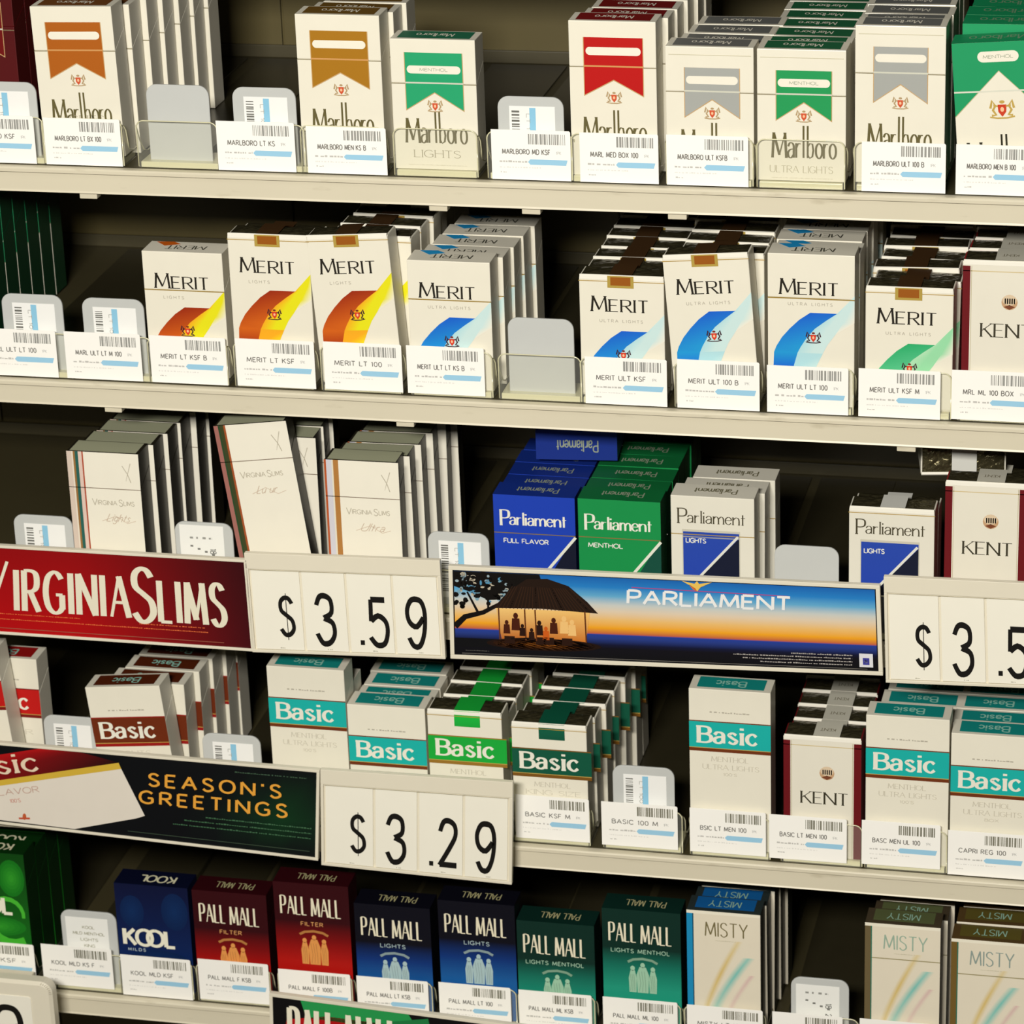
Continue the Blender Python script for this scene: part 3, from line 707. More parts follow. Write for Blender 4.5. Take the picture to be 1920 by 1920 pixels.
BROWN = (172, 92, 20); GOLD = (166, 114, 20); GREEN = (34, 160, 108); GRN2 = (30, 150, 84); RED = (184, 8, 6); SILV = (164, 166, 162)
MY = dict(c0=(150, 40, 8), c1=(206, 96, 20), c2=(240, 170, 30), c3=(228, 222, 24)); MB = dict(c0=(20, 92, 206), c1=(30, 150, 214), c2=(176, 218, 226), c3=(200, 226, 226)); MG = dict(c0=(40, 168, 104), c1=(96, 196, 146), c2=(176, 222, 184), c3=(150, 216, 168))
def marl(c, k): return lambda H: d_marl(H, c, k)
def mer(c, soft): return lambda H: d_merit(H, 0, c['c0'], c['c1'], c['c2'], c['c3'], soft)
MW = (232, 227, 211)
# ---- top row
pack(1, 55, 12, 'marlbrown', 55, 99, marl(BROWN, 'tall'), 'box', MW, 'tall white cigarette pack with rust-brown chevron, leftmost full pack of the top row', 'rust-brown chevron pack at top left', 6, dx=3, tilt=1.2, lid=29)
pack(1, 552, 26, 'marlgold', 55, 99, marl(GOLD, 'tall'), 'box', MW, 'tall white cigarette pack with ochre-gold chevron in the top row', 'ochre-gold chevron pack', 2, dx=3, lid=29)
pack(1, 730, 72, 'marlgreen', 55, None, marl(GREEN, 'king'), 'box', MW, 'short white cigarette pack with bright green chevron, right of the ochre-gold one', 'short bright green chevron pack', 0, lid=28.5)
pack(1, 1065, 38, 'marlred', 55, 99, marl(RED, 'tall'), 'box', MW, 'tall white cigarette pack with bright red chevron in the top row', 'red chevron pack', 5, dx=2.6, lid=29)
pack(1, 1247, 86, 'marlsilver', 55, None, marl(SILV, 'narrow'), 'box', MW, 'short white cigarette pack with grey chevron, right of the red one', 'short grey chevron pack', 3, lid=28.5, dx=3)
pack(1, 1419, 91, 'marlultra', 55, None, marl(GRN2, 'narrow'), 'box', MW, 'short white cigarette pack with small green chevron between two grey ones', 'small green chevron pack', 6, lid=28.5)
pack(1, 1604, 47, 'marlsilvertall', 55, 99, marl(SILV, 'tallnarrow'), 'box', MW, 'tall white cigarette pack with grey chevron near the right end of the top row', 'tall grey chevron pack', 6, lid=29.5)
pack(1, 1784, 82, 'marlfull', 55, 92, lambda H: d_marl_full(H), 'box', (20, 120, 76), 'green-topped white cigarette pack leaning at the right end of the top row', 'green-topped leaning pack', 4, tilt=4, lid=30, hn=99)
# ---- second row
pack(2, 265, 470, 'meritredbox', 55, None, mer(MY, False), 'box', MW, 'short white flip-top pack with red and yellow swoosh in the second row', 'short red-yellow swoosh box', 0, lid=26.5)
pack(2, 425, 436, 'meritredsoft', 55, None, mer(MY, True), 'soft', MW, 'tall upright soft pack with red and yellow swoosh and brown seal', 'upright tall red-yellow swoosh pack', 1)
pack(2, 572, 441, 'meritredsoft', 55, 101.5, mer(MY, True), 'soft', MW, 'tall soft pack with red and yellow swoosh, leaning to the left', 'leaning tall red-yellow swoosh pack', 4, tilt=3.6, dx=1.5, jit=2, mess=.7, hn=99)
pack(2, 762, 487, 'meritbluebox', 55, None, mer(MB, False), 'box', MW, 'short white flip-top pack with blue swoosh in the second row', 'short blue swoosh box', 4, dx=2.6, lid=26.5)
pack(2, 1085, 513, 'meritbluesoft', 55, None, mer(MB, True), 'soft', MW, 'short white soft pack with blue swoosh and brown seal', 'short blue swoosh soft pack', 6, jit=1, hn=83)
pack(2, 1241, 478, 'meritbluesofttall', 55, 101, mer(MB, True), 'soft', MW, 'tall soft pack with blue swoosh and gold seal, leaning to the left', 'leaning tall blue swoosh pack', 6, tilt=4.2, jit=1.5, mess=.3, hn=96)
pack(2, 1439, 474, 'meritbluetall', 55, None, mer(MB, False), 'box', MW, 'tall white flip-top pack with blue swoosh in the second row', 'tall blue swoosh box', 6, lid=29, jit=1)
pack(2, 1623, 535, 'meritgreen', 55, None, mer(MG, True), 'soft', MW, 'short white soft pack with green swoosh in the second row', 'short green swoosh pack', 6, jit=1.5, mess=.5, hn=83)
pack(2, 1806, 486, 'kent', 52, None, lambda H: d_kent(H), 'soft', (150, 30, 34), 'white soft pack with dark red edges at the right end of the second row', 'red-edged end pack of the second row', 5, hn=98)
# ---- third row
VS1 = [(3.6, (214, 196, 182)), (1, (230, 220, 205)), (1.4, (150, 110, 60)), (2.2, (40, 96, 88)), (2.6, (222, 196, 184)), (1, (170, 70, 40))]
VS2 = [(3, (160, 104, 96)), (1.2, (40, 70, 40)), (2.6, (60, 66, 36)), (1.4, (160, 80, 40))]
VS3 = [(1.4, (180, 84, 40)), (3.8, (206, 204, 214)), (1, (226, 220, 200)), (3.6, (176, 122, 62))]
VB = (36, 32, 22)
pack(3, 124, 845, 'vsone', 51, None, lambda H: d_vs(H, VS1, 'Lights'), 'box', VB, 'slim white pack with teal and rust edge stripes, left in the third row', 'slim white pack with teal stripe', 5, dx=2.8, lid=26, T=21, hn=99)
pack(3, 400, 799, 'vstwo', 49, 117, lambda H: d_vs(H, VS2, 'Luxury'), 'box', VB, 'slim white pack leaning steeply left above the price sign', 'steeply leaning slim white pack', 3, tilt=7.2, lid=26, T=20, jit=1, hn=110)
pack(3, 607, 861, 'vsthree', 49, None, lambda H: d_vs(H, VS3, 'Ultra'), 'box', VB, 'slim white pack with orange-brown edge stripe above the price sign', 'slim white pack with orange-brown stripe', 5, dx=2.6, lid=26, T=21, hn=100)
BL = (26, 62, 178); NV = (14, 18, 40)
pack(3, 924, 926, 'parlblue', 55, None, lambda H: d_parl(H, BL, NV, 'full', 'FULL FLAVOR'), 'box', (18, 34, 110), 'royal blue flip-top cigarette pack in the third row', 'royal blue pack', 4, lid=27)
pack(3, 1083, 934, 'parlgreen', 55, None, lambda H: d_parl(H, (20, 140, 72), (14, 74, 60), 'full', 'MENTHOL'), 'box', (14, 84, 48), 'emerald green flip-top cigarette pack beside the royal blue one', 'emerald green pack', 6, lid=27)
pack(3, 1257, 928, 'parlwhite', 55, None, lambda H: d_parl(H, BL, NV, 'box', 'LIGHTS'), 'box', (226, 222, 208), 'white flip-top pack with a blue square panel, right of the emerald green one', 'white box with blue panel', 2, dx=3, lid=27, jit=1.5)
pack(3, 1592, 948, 'parlsoft', 55, None, lambda H: d_parl(H, BL, NV, 'soft', 'LIGHTS'), 'soft', (226, 222, 208), 'white soft pack with a blue square panel, next to the red-edged one', 'white soft pack with blue panel', 1, hn=84)
pack(3, 1773, 900, 'kentthree', 52, None, lambda H: d_kent(H), 'soft', (150, 30, 34), 'white soft pack with dark red edges at the right end of the third row', 'red-edged pack in the third row', 2, hn=98)
# ---- fourth row
TEAL = (24, 174, 168); BRL = (110, 50, 18)
def bas(c, line, st, tall, s1='MENTHOL', s2='ULTRA LIGHTS'): return lambda H: d_basic(H, c, line, st, tall, s1, s2)
pack(4, -146, 1222, 'basicred', 55, 99, bas((190, 22, 20), (120, 20, 16), 'box', True, 'FULL', 'FLAVOR'), 'box', MW, 'white pack with a red band, leaning at the left edge of the fourth row', 'red-band pack at the left edge', 1, dx=13, tilt=5, lid=26)
pack(4, 159, 1289, 'basicbrown', 55, 87, bas((106, 40, 12), (150, 20, 20), 'box', False, 'LIGHTS', 'KING SIZE'), 'box', MW, 'white pack with a brown band, leaning left in the fourth row', 'brown-band pack', 5, dx=2.6, tilt=5.5, lid=27, jit=1.5)
pack(4, 499, 1248, 'basicteal', 55, None, bas(TEAL, BRL, 'box', True), 'box', MW, 'tall white pack with a teal band above the dark greeting sign', 'leftmost tall teal-band pack', 1, lid=25, hn=99)
pack(4, 650, 1320, 'basictealking', 55, None, bas(TEAL, BRL, 'box', False), 'box', MW, 'short white pack with a teal band above the lower price sign', 'short teal-band pack above the price sign', 3, lid=27, hn=87, jit=1.5)
pack(4, 800, 1328, 'basicgreen', 52, None, bas((24, 166, 58), (150, 110, 40), 'soft', False, 'MENTHOL', 'LIGHTS'), 'soft', MW, 'white soft pack with a bright green band and seal', 'bright green band soft pack', 5, hn=84, jit=1)
pack(4, 958, 1352, 'basicdark', 52, None, bas((12, 84, 62), (120, 80, 24), 'soft', False, 'MENTHOL', 'KING SIZE'), 'soft', MW, 'white soft pack with a dark green band and seal', 'dark green band soft pack', 6, dx=2.2, hn=84, jit=1.2)
pack(4, 1291, 1290, 'basicteal', 55, None, bas(TEAL, BRL, 'box', True), 'box', MW, 'tall white pack with a teal band, left of the red-edged pack', 'teal-band pack left of the red-edged one', 0, lid=25)
pack(4, 1469, 1376, 'kentfour', 52, None, lambda H: d_kent(H), 'soft', (110, 20, 26), 'short white soft pack with dark red edges in the fourth row', 'red-edged pack in the fourth row', 5, hn=84)
pack(4, 1624, 1340, 'basicteal', 55, None, bas(TEAL, BRL, 'box', True), 'box', MW, 'tall white pack with a teal band, right of the red-edged pack', 'teal-band pack right of the red-edged one', 3, lid=25, hn=99, dx=2)
pack(4, 1784, 1374, 'basictealend', 55, None, bas(TEAL, BRL, 'box', False), 'box', MW, 'white pack with a teal band at the right end of the fourth row', 'teal-band pack at the right end', 4, lid=27, hn=99)
# ---- bottom row
PR = dict(top=(52, 4, 12), mid=(120, 6, 10), low=(176, 18, 12), ink=(226, 152, 80)); PB = dict(top=(8, 8, 22), mid=(10, 50, 120), low=(24, 92, 160), ink=(170, 196, 200)); PT = dict(top=(8, 44, 36), mid=(16, 110, 92), low=(30, 150, 124), ink=(158, 200, 172))
def pal(c, s): return lambda H: d_pall(H, c['top'], c['mid'], c['low'], c['ink'], s)
pack(5, -92, 1592, 'koolgreen', 55, None, lambda H: d_kool(H, (8, 66, 12), (20, 116, 26), (70, 180, 50), True), 'box', (8, 50, 14), 'green pack with a pale swirl, cut by the left edge of the bottom row', 'green swirl pack', 3, hn=99)
pack(5, 213, 1655, 'koolblue', 55, None, lambda H: d_kool(H, (6, 14, 52), (8, 44, 104), (20, 84, 150), False), 'box', (6, 16, 50), 'navy blue cigarette pack with white letters in the bottom row', 'navy blue pack', 0)
pack(5, 359, 1668, 'pallredking', 55, None, pal(PR, 'FILTER'), 'box', PR['top'], 'short dark red cigarette pack with three gold figures', 'short dark red pack', 0)
pack(5, 511, 1652, 'pallredtall', 55, None, pal(PR, 'FILTER'), 'box', PR['top'], 'taller dark red cigarette pack with three gold figures', 'taller dark red pack', 0)
pack(5, 663, 1693, 'pallblueking', 55, None, pal(PB, 'LIGHTS'), 'box', PB['top'], 'short black-to-blue cigarette pack with three silver figures', 'short black-to-blue pack', 0)
pack(5, 820, 1687, 'pallbluetall', 55, None, pal(PB, 'LIGHTS'), 'box', PB['top'], 'taller black-to-blue cigarette pack with three silver figures', 'taller black-to-blue pack', 0)
pack(5, 968, 1725, 'palltealking', 55, None, pal(PT, 'LIGHTS MENTHOL'), 'box', PT['top'], 'short dark-to-teal cigarette pack with three pale figures', 'short dark-to-teal pack', 0)
pack(5, 1128, 1702, 'pallteal', 55, None, pal(PT, 'LIGHTS MENTHOL'), 'box', PT['top'], 'taller dark-to-teal cigarette pack with three pale figures', 'taller dark-to-teal pack', 0)
pack(5, 1287, 1705, 'mistyblue', 51, None, lambda H: d_misty(H, (24, 138, 190), (18, 92, 158), (116, 106, 70), False), 'box', (40, 50, 50), 'slim cream pack with blue edge and blue top and a pastel rainbow streak', 'slim pack with blue edge', 4, dx=1.6, lid=26, T=21, hn=99)
pack(5, 1622, 1729, 'mistygreen', 51, None, lambda H: d_misty(H, (106, 92, 62), (88, 96, 60), (150, 176, 158), True), 'box', (70, 60, 44), 'slim cream pack with olive edge and pastel streak, left of its twin', 'slim pack with olive edge', 2, dx=2.5, lid=26, T=21, hn=99)
pack(5, 1784, 1759, 'mistyend', 51, None, lambda H: d_misty(H, (112, 88, 40), (92, 82, 34), (140, 156, 150), True), 'box', (84, 64, 34), 'slim cream pack with brown edge at the right end of the bottom row', 'slim pack with brown edge', 2, dx=2.5, lid=26, T=21, hn=99)

# trays under the packs
for row, x, short in SLOTS: tray(row, x, 'the '+short)
# empty slots with their pusher tabs
empty_slot(1, -55, 66, 152, 'bar', 'with a stickered grey pusher tab at the left edge of the top shelf')
empty_slot(1, 272, 390, 158, 'blank', 'standing empty with a bare grey pusher tab, right of the rust-brown chevron pack')
empty_slot(1, 434, 553, 163, 'bar', 'with a stickered grey pusher tab, left of the ochre-gold chevron pack')
empty_slot(1, 932, 1056, 180, 'bar', 'with a stickered grey pusher tab, left of the red chevron pack')
empty_slot(2, 1, 115, 550, 'bar', 'with a stickered grey pusher tab at the left edge of the second shelf')
empty_slot(2, 152, 268, 558, 'bar', 'with a stickered grey pusher tab, left of the short red-yellow swoosh box')
empty_slot(2, 951, 1075, 595, 'blank', 'standing empty with a bare grey pusher tab between the blue swoosh packs')
empty_slot(3, 24, 134, 964, 'bar', 'with a stickered grey pusher tab, left of the slim pack with teal stripe')
empty_slot(3, 326, 435, 977, 'text', 'with a pusher tab under a printed sticker, left of the leaning slim pack')
empty_slot(3, 801, 916, 996, 'bar', 'with a stickered grey pusher tab, left of the royal blue pack')
empty_slot(3, 1452, 1573, 1021, 'blank', 'standing empty with a bare grey pusher tab between the blue-panel packs')
empty_slot(4, 80, 182, 1340, 'bar', 'with a stickered grey pusher tab, left of the brown-band pack')
empty_slot(4, 378, 487, 1374, 'bar', 'with a stickered grey pusher tab, right of the brown-band pack')
empty_slot(4, 1148, 1264, 1434, 'bar', 'with a stickered tab, right of the dark green band pack')
empty_slot(5, 112, 216, 1705, 'text', 'with a pusher tab reading four lines, left of the navy blue pack')
empty_slot(5, 1483, 1592, 1831, 'text', 'with a printed sticker, right of the slim pack with blue edge')
# price tags
for a in ((1, -82, 62, 214, 'MARLBORO KSF', 'the stickered pusher tab at the left edge of the top shelf'), (1, 80, 224, 220, 'MARLBORO LT BX 100', 'the rust-brown chevron pack'),
          (1, 404, 551, 226, 'MARLBORO LT KS', 'the stickered pusher tab left of the ochre-gold chevron pack'), (1, 573, 723, 236, 'MARLBORO MEN KS B', 'the ochre-gold chevron pack'),
          (1, 920, 1069, 242, 'MARLBORO MD KSF', 'the stickered pusher tab left of the red chevron pack'), (1, 1086, 1234, 248, 'MARL MED BOX 100', 'the red chevron pack'),
          (1, 1249, 1403, 252, 'MARLBORO ULT KSFB', 'the short grey chevron pack'), (1, 1616, 1774, 265, 'MARLBORO ULT 100 B', 'the tall grey chevron pack'),
          (1, 1793, 1945, 270, 'MARLBORO MEN B 100', 'the green-topped leaning pack'),
          (2, -45, 103, 614, 'MARL ULT LT 100', 'the stickered pusher tab at the left edge of the second shelf'), (2, 119, 262, 621, 'MARL ULT LT M 100', 'the stickered pusher tab left of the short red-yellow swoosh box'),
          (2, 279, 422, 628, 'MERIT LT KSF B', 'the short red-yellow swoosh box'), (2, 440, 588, 634, 'MERIT LT KSF', 'the upright tall red-yellow swoosh pack'),
          (2, 605, 752, 640, 'MERIT LT 100', 'the leaning tall red-yellow swoosh pack'), (2, 761, 907, 647, 'MERIT ULT LT KS B', 'the short blue swoosh box'),
          (2, 1096, 1250, 668, 'MERIT ULT KSF', 'the short blue swoosh soft pack'), (2, 1269, 1424, 673, 'MERIT ULT 100 B', 'the leaning tall blue swoosh pack'),
          (2, 1438, 1591, 684, 'MERIT ULT LT 100', 'the tall blue swoosh box'), (2, 1610, 1764, 690, 'MERIT ULT KSF M', 'the short green swoosh pack'),
          (2, 1785, 1942, 693, 'MRL ML 100 BOX', 'the red-edged pack of the second row'),
          (4, 965, 1104, 1489, 'BASIC KSF M', 'the dark green band soft pack'), (4, 1127, 1270, 1502, 'BASIC 100 M', 'the stickered pusher tab right of the dark green band pack'),
          (4, 1293, 1436, 1514, 'BSIC LT MEN 100', 'the tall teal-band pack left of the red-edged one'), (4, 1442, 1588, 1526, 'BASIC LT MEN 100', 'the red-edged pack of the fourth row'),
          (4, 1616, 1764, 1537, 'BASC MEN UL 100', 'the tall teal-band pack right of the red-edged one'), (4, 1778, 1925, 1556, 'CAPRI REG 100', 'the teal-band pack at the right end'),
          (5, -75, 62, 1760, 'KOOL KSF', 'the green swirl pack'), (5, 76, 208, 1769, 'KOOL MLD KS F', 'the pusher tab reading four lines'),
          (5, 225, 356, 1789, 'KOOL MLD KSF', 'the navy blue pack'), (5, 370, 502, 1797, 'PALL MALL F KSB', 'the short dark red pack'), (5, 521, 656, 1816, 'PALL MALL F 100B', 'the taller dark red pack'),
          (5, 668, 802, 1829, 'PALL MALL LT KSB', 'the short black-to-blue pack'), (5, 822, 957, 1841, 'PALL MALL LT 100', 'the taller black-to-blue pack'),
          (5, 972, 1109, 1855, 'PALL MALL ML KSB', 'the short dark-to-teal pack'), (5, 1130, 1270, 1868, 'PALL MALL ML 100', 'the taller dark-to-teal pack'),
          (5, 1288, 1430, 1883, 'MISTY LT 100', 'the slim pack with blue edge'), (5, 1448, 1580, 1896, 'MISTY LT KS', 'the printed pusher tab right of the slim pack with blue edge'),
          (5, 1612, 1752, 1909, 'MISTY MEN 100', 'the slim pack with olive edge')):
    price_tag(*a)

# loose packs seen only deep in the shelves
def deep(row, px, py, Y, key, W, H, design, style, body, label, n=1, tilt=0, lean=0, z=None, group='packs standing deep in the shelves', yaw=0, gap=22.5):
    parts = build_pack(key+'_%g' % H, W, H, 21.6, body, design(H), style)
    for i in range(n):
        p = at(px, py, Y)
        place_pack(parts, p.x, Y+i*gap, (FLOORS[row]+1.2 if z is None else z), label if n == 1 else '%s, %s from the front' % (label, (['first']+ORD)[i]), group, tilt, yaw, lean, skip=('lettering', 'emblem') if 'blue' not in key else ())
deep(1, -118, 60, 66, 'marlreddark', 55, 99, marl((110, 10, 10), 'tall'), 'box', (84, 10, 14), 'dark red sided pack at the top left edge', 5)
deep(2, -165, 400, 50, 'marlfull', 55, 99, lambda H: d_marl_full(H), 'box', (10, 60, 34), 'dark green sided pack at the left edge of the second row', 6)
deep(2, 700, 500, 190, 'meritredsoft', 55, 101.5, mer(MY, True), 'soft', MW, 'yellow-striped soft pack standing far back behind the blue swoosh box', 3)
def lying(px, py, Y, key, W, H, T, body, design, style, z, label, yaw):
    p = at(px, py, Y); t = place_pack(build_pack(key, W, H, T, body, design, style), p.x, Y+H, z, label, 'packs lying on top of the stacks', yaw=yaw)
    t.rotation_euler.x = math.radians(90)
lying(985, 866, 62, 'parlblue_87', 55, 87, 21.6, (18, 34, 110), d_parl(87, BL, NV, 'full', 'FULL FLAVOR'), 'box', FLOORS[3]+1.4+87, 'royal blue pack lying flat on top of the royal blue stack', 5)
lying(1688, 888, 40, 'parlsoft_84', 55, 84, 21.6, (226, 222, 208), d_parl(84, BL, NV, 'soft', 'LIGHTS'), 'soft', FLOORS[3]+1.4+98, 'crumpled white soft pack lying on the stack left of the red-edged pack', 9)

# ------------------------------------------------------------------ signs on the shelf fronts
YS = -26.0
def quadsign(name, tl, tr, br, bl, label, cat, wmm, hmm, art, border=1.6, thick=3.0, group=None, topb=None, fcol=None):
    """printed strip sign in a cream frame; corners given where its face stands, art drawn in mm"""
    A, B, Cc, D = [at(px, py, YS) for px, py in (bl, br, tr, tl)]
    o = (A+B+Cc+D)/4; r = root(name, o.x, YS, min(A.z, B.z), label, cat, group); off = Vector((o.x, YS, min(A.z, B.z)))
    a, b, c, d = A-off, B-off, Cc-off, D-off
    def hexa(nm, q0, q1, q2, q3, y0, y1, m, w=.4):
        v = [(p.x, p.y+y0, p.z) for p in (q0, q1, q2, q3)]+[(p.x, p.y+y1, p.z) for p in (q0, q1, q2, q3)]
        return bevelled(nm, v, [(0, 1, 2, 3), (4, 5, 6, 7), (0, 1, 5, 4), (1, 2, 6, 5), (2, 3, 7, 6), (3, 0, 4, 7)], m, w)
    fc = fcol or SIGNCREAM
    link('backing', hexa('backing', a, b, c, d, .6, thick, fc), r)
    def bl_(u, v): return (a*(1-u)+b*u)*(1-v)+(d*(1-u)+c*u)*v
    bu, bv = border/wmm, border/hmm; tv = (topb or border)/hmm
    for (u0, u1, v0, v1) in ((0, 1, 0, bv), (0, 1, 1-tv, 1), (0, bu, bv, 1-tv), (1-bu, 1, bv, 1-tv)):
        link('frame_bar', hexa('frame_bar', bl_(u0, v0), bl_(u1, v0), bl_(u1, v1), bl_(u0, v1), -.9, .7, fc, .35), r)
    art(r, (a, b, c, d, wmm, hmm), border, hexa, bl_)
    link('bracket', box('bracket', -20, 20, thick, -YS-9.3, 40 if hmm > 60 else 30, 44, CREAM, .4), r)
    return r
def price_art(digits):
    def art(r, q, bd, hexa, bl_):
        a, b, c, d, W, H = q
        xs = {'full': (2.6, 39, 71, 104, W-2.6)}['full']
        for i in range(4):
            u0, u1 = (xs[i]+.9)/W, (xs[i+1]-.9)/W; v0, v1 = 2.6/H, (H-12.5)/H
            cd_ = link('digit_card', hexa('digit_card', bl_(u0, v0), bl_(u1, v0), bl_(u1, v1), bl_(u0, v1), -.3, .8, CARD, .15), r)
            k = Ink(quad=q, off=.5); w = (xs[i+1]-xs[i]); ch = digits[i]; blk = (22, 20, 18)
            hh = 35
            if ch == '$':
                k.text('S', xs[i]+w-16.5, 14, 27, blk, .1, .13, width=9.4); k.stroke([(xs[i]+w-11.8, 10), (xs[i]+w-11.8, 44.5)], .55, blk)
            else:
                x1 = xs[i]+w-18 if i else 0
                if ch[0] == '.': k.rect(xs[i]+w-25, 8.2, xs[i]+w-22, 11.8, blk); x1 = xs[i]+w-17.5; ch = ch[1:]
                elif i == 1: x1 = xs[i]+w/2-6.6
                else: x1 = xs[i]+w/2-6.6
                k.text(ch, x1, 8.6, hh, blk, .085, .125, width=12.4)
            k.lines(xs[i]+w/2, xs[i]+w/2+3.4, 3.6, .8, (180, 176, 160), i)
            k.obj('digit', cd_, SIGN_INK)
        k = Ink(quad=q, off=1.0); k.rect(3, H-12.2, W-3, H-11.8, (150, 142, 116)); k.obj('groove', r, SIGN_INK)
    return art
def grad(k, x0, x1, stops, nx=1, W=None):
    for (z0, c0), (z1, c1) in zip(stops, stops[1:]): k.rect(x0, z0, x1, z1, c0, c1)
def art_vs(r, q, bd, hexa, bl_):
    W, H = q[4], q[5]; k = Ink(quad=q, off=.1, ); n = 24
    for i in range(n):
        u0, u1 = i/n, (i+1)/n
        f = lambda u: tuple(a*(1-min(1, max(0, (u-.45)/.55))**1.3)+b*min(1, max(0, (u-.45)/.55))**1.3 for a, b in zip((176, 8, 14), (66, 6, 14)))
        x0, x1 = bd+(W-2*bd)*u0, bd+(W-2*bd)*u1
        k.poly([(x0, bd), (x1, bd), (x1, H-bd), (x0, H-bd)], [f(u0), f(u1), tuple(c*.8 for c in f(u1)), tuple(c*.8 for c in f(u0))])
    k.obj('poster', r, SIGN_INK)
    l = Ink(quad=q, off=.3); c = (228, 222, 200)
    l.text('V', 38, 20, 40, c, .11, .07, width=23); l.text('I', 66.5, 20.5, 33, c, .125, .085, width=1); l.text('RGINIA', 72.5, 20.5, 33, c, .125, .075, width=71, gap=.34, serif=0)
    l.text('S', 147.5, 18.5, 42, c, .11, .08, width=13); l.text('LIMS', 165, 19, 33, c, .125, .075, width=43, gap=.34, serif=0)
    o = (226, 110, 60)
    l.lines(16, 110, 16.8, .7, o, 1); l.lines(10, 196, 12.4, .8, o, 2, .95); l.lines(150, 194, 15.8, .8, o, 3)
    l.rect(40, 5, 206, 5.5, (150, 90, 70)); l.obj('lettering', r, SIGN_INK)
def art_parl(r, q, bd, hexa, bl_):
    W, H = q[4], q[5]; k = Ink(quad=q, off=.1); b = bd+.8
    k.rect(bd, bd, W-bd, H-bd, (10, 10, 16)); k.layer = 1
    st = [(b, (8, 8, 12)), (13, (12, 10, 20)), (16, (14, 18, 50)), (21, (36, 56, 130)), (24, (34, 60, 150)), (25, (190, 96, 60)), (29.5, (234, 160, 30)), (36, (230, 184, 110)), (43, (218, 200, 176)), (48, (196, 200, 196)), (55, (96, 166, 206)), (62, (36, 124, 196)), (H-b, (24, 96, 176))]
    grad(k, b, W-b, st)
    k.obj('poster', r, SIGN_INK)
    s = Ink(quad=q, off=.3); dk = (14, 10, 8)
    # foliage of the tree at the left, a branch and sky showing through
    rr = random.Random(5)
    s.poly([(b, H-b), (b, 58), (16, 54), (30, 48), (52, 50), (72, 62), (70, H-b)], dk); s.layer = 1
    for _ in range(46):
        x, z = rr.uniform(b+1, 46), rr.uniform(46, H-b-2); s.ell(x, z, rr.uniform(.8, 3), rr.uniform(.7, 2.2), rr.choice([(80, 140, 176), (120, 160, 180), (190, 180, 160), (150, 170, 180)]), 7)
    s.layer = 2
    for _ in range(60):
        x, z = rr.uniform(b, 50), rr.uniform(42, H-b-1); s.ell(x, z, rr.uniform(1, 3), rr.uniform(.8, 2.4), dk, 7)
    s.stroke([(b, 26), (12, 34), (26, 38), (40, 46), (52, 54)], 5, dk, 2); s.stroke([(22, 38), (18, 46), (14, 54)], 2, dk, 1.4); s.stroke([(30, 40), (30, 52)], 1.6, dk)
    s.rect(b, 10, 60, 17, (10, 10, 14)); 
    # glow under the roof
    s.layer = 3; gl = (238, 170, 60)
    s.poly([(36, 42), (108, 42), (104, 16), (40, 16)], [(238, 196, 120), (238, 190, 110), (200, 110, 30), (180, 90, 24)])
    s.layer = 4; n = 9
    for i in range(n): s.ell(72, 14, 44*(1-i/n), 5*(1-i/n), tuple((30, 14, 8)[j]*(1-i/n)+(226, 130, 40)[j]*i/n for j in range(3)), 24)
    s.layer = 5
    s.poly([(34, 42), (46, 56), (60, 66), (76, 67), (92, 62), (106, 50), (114, 41), (70, 43)], (34, 20, 12))
    for i in range(26): 
        x = 38+i*2.9; s.stroke([(x, 42), (x+(66-x)*.4, 60)], .5, (54, 32, 18))
    for x in (38, 58, 66, 104): s.stroke([(x, 42), (x+.6, 17)], 1.1, (96, 50, 20))
    s.layer = 6
    for x, z, sc in ((44, 26, 1), (51, 30, 1.3), (56, 24, .9), (69, 26, 1.1), (74, 22, 1), (80, 28, 1.2), (88, 29, 1.3), (94, 27, 1.2), (63, 21, .9)):
        c = rr.choice([(70, 26, 10), (200, 90, 24), (236, 190, 120), (40, 18, 10)]); s.ell(x, z+5*sc, 1.5*sc, 1.9*sc, c, 8); s.poly([(x-2.2*sc, z+3.4*sc), (x+2.2*sc, z+3.4*sc), (x+2.6*sc, z-4*sc), (x-2.6*sc, z-4*sc)], c)
    for x in (46, 70, 76, 90): s.rect(x-4, 14, x+4, 20, (40, 18, 8))
    s.stroke([(47, 18), (62, 19)], 1, (20, 10, 6)); s.obj('artwork', r, SIGN_INK)
    l = Ink(quad=q, off=.7); c = (232, 232, 232)
    l.text('PARLIAMENT', 137, 50.5, 10.4, c, .22, .19, width=121, gap=.2, slant=.05)
    l.stroke([(140, 63.4), (257, 61.8)], .7, (170, 70, 130))
    l.layer = 1; l.poly([(178, 70.5), (186, 66), (189.5, 62.5), (192, 66), (201, 70.5), (191, 68.6), (189.5, 70.8), (187.5, 68.6)], (228, 190, 90)); l.poly([(183, 68), (188, 65), (189.5, 62.5), (186.5, 63.8)], (210, 110, 50))
    g = (170, 164, 160)
    for i, (x0, x1) in enumerate(((258, 303), (215, 303), (222, 303), (235, 303))): l.lines(x0-60+60, x1, 15.2-2.6*i, 1, g, i+3, .9)
    l.lines(12, 30, 7, .8, (90, 88, 84), 9)
    l.rect(308, 6.4, 318, 17.6, (220, 220, 226)); l.layer = 2; l.rect(310.6, 8.4, 315.4, 14, (60, 60, 150)); l.ell(313, 11.2, 1.5, 1.6, (140, 140, 200), 10)
    l.rect(bd+6, bd+1.5, W-bd-8, bd+1.9, (120, 116, 110)); l.obj('lettering', r, SIGN_INK)
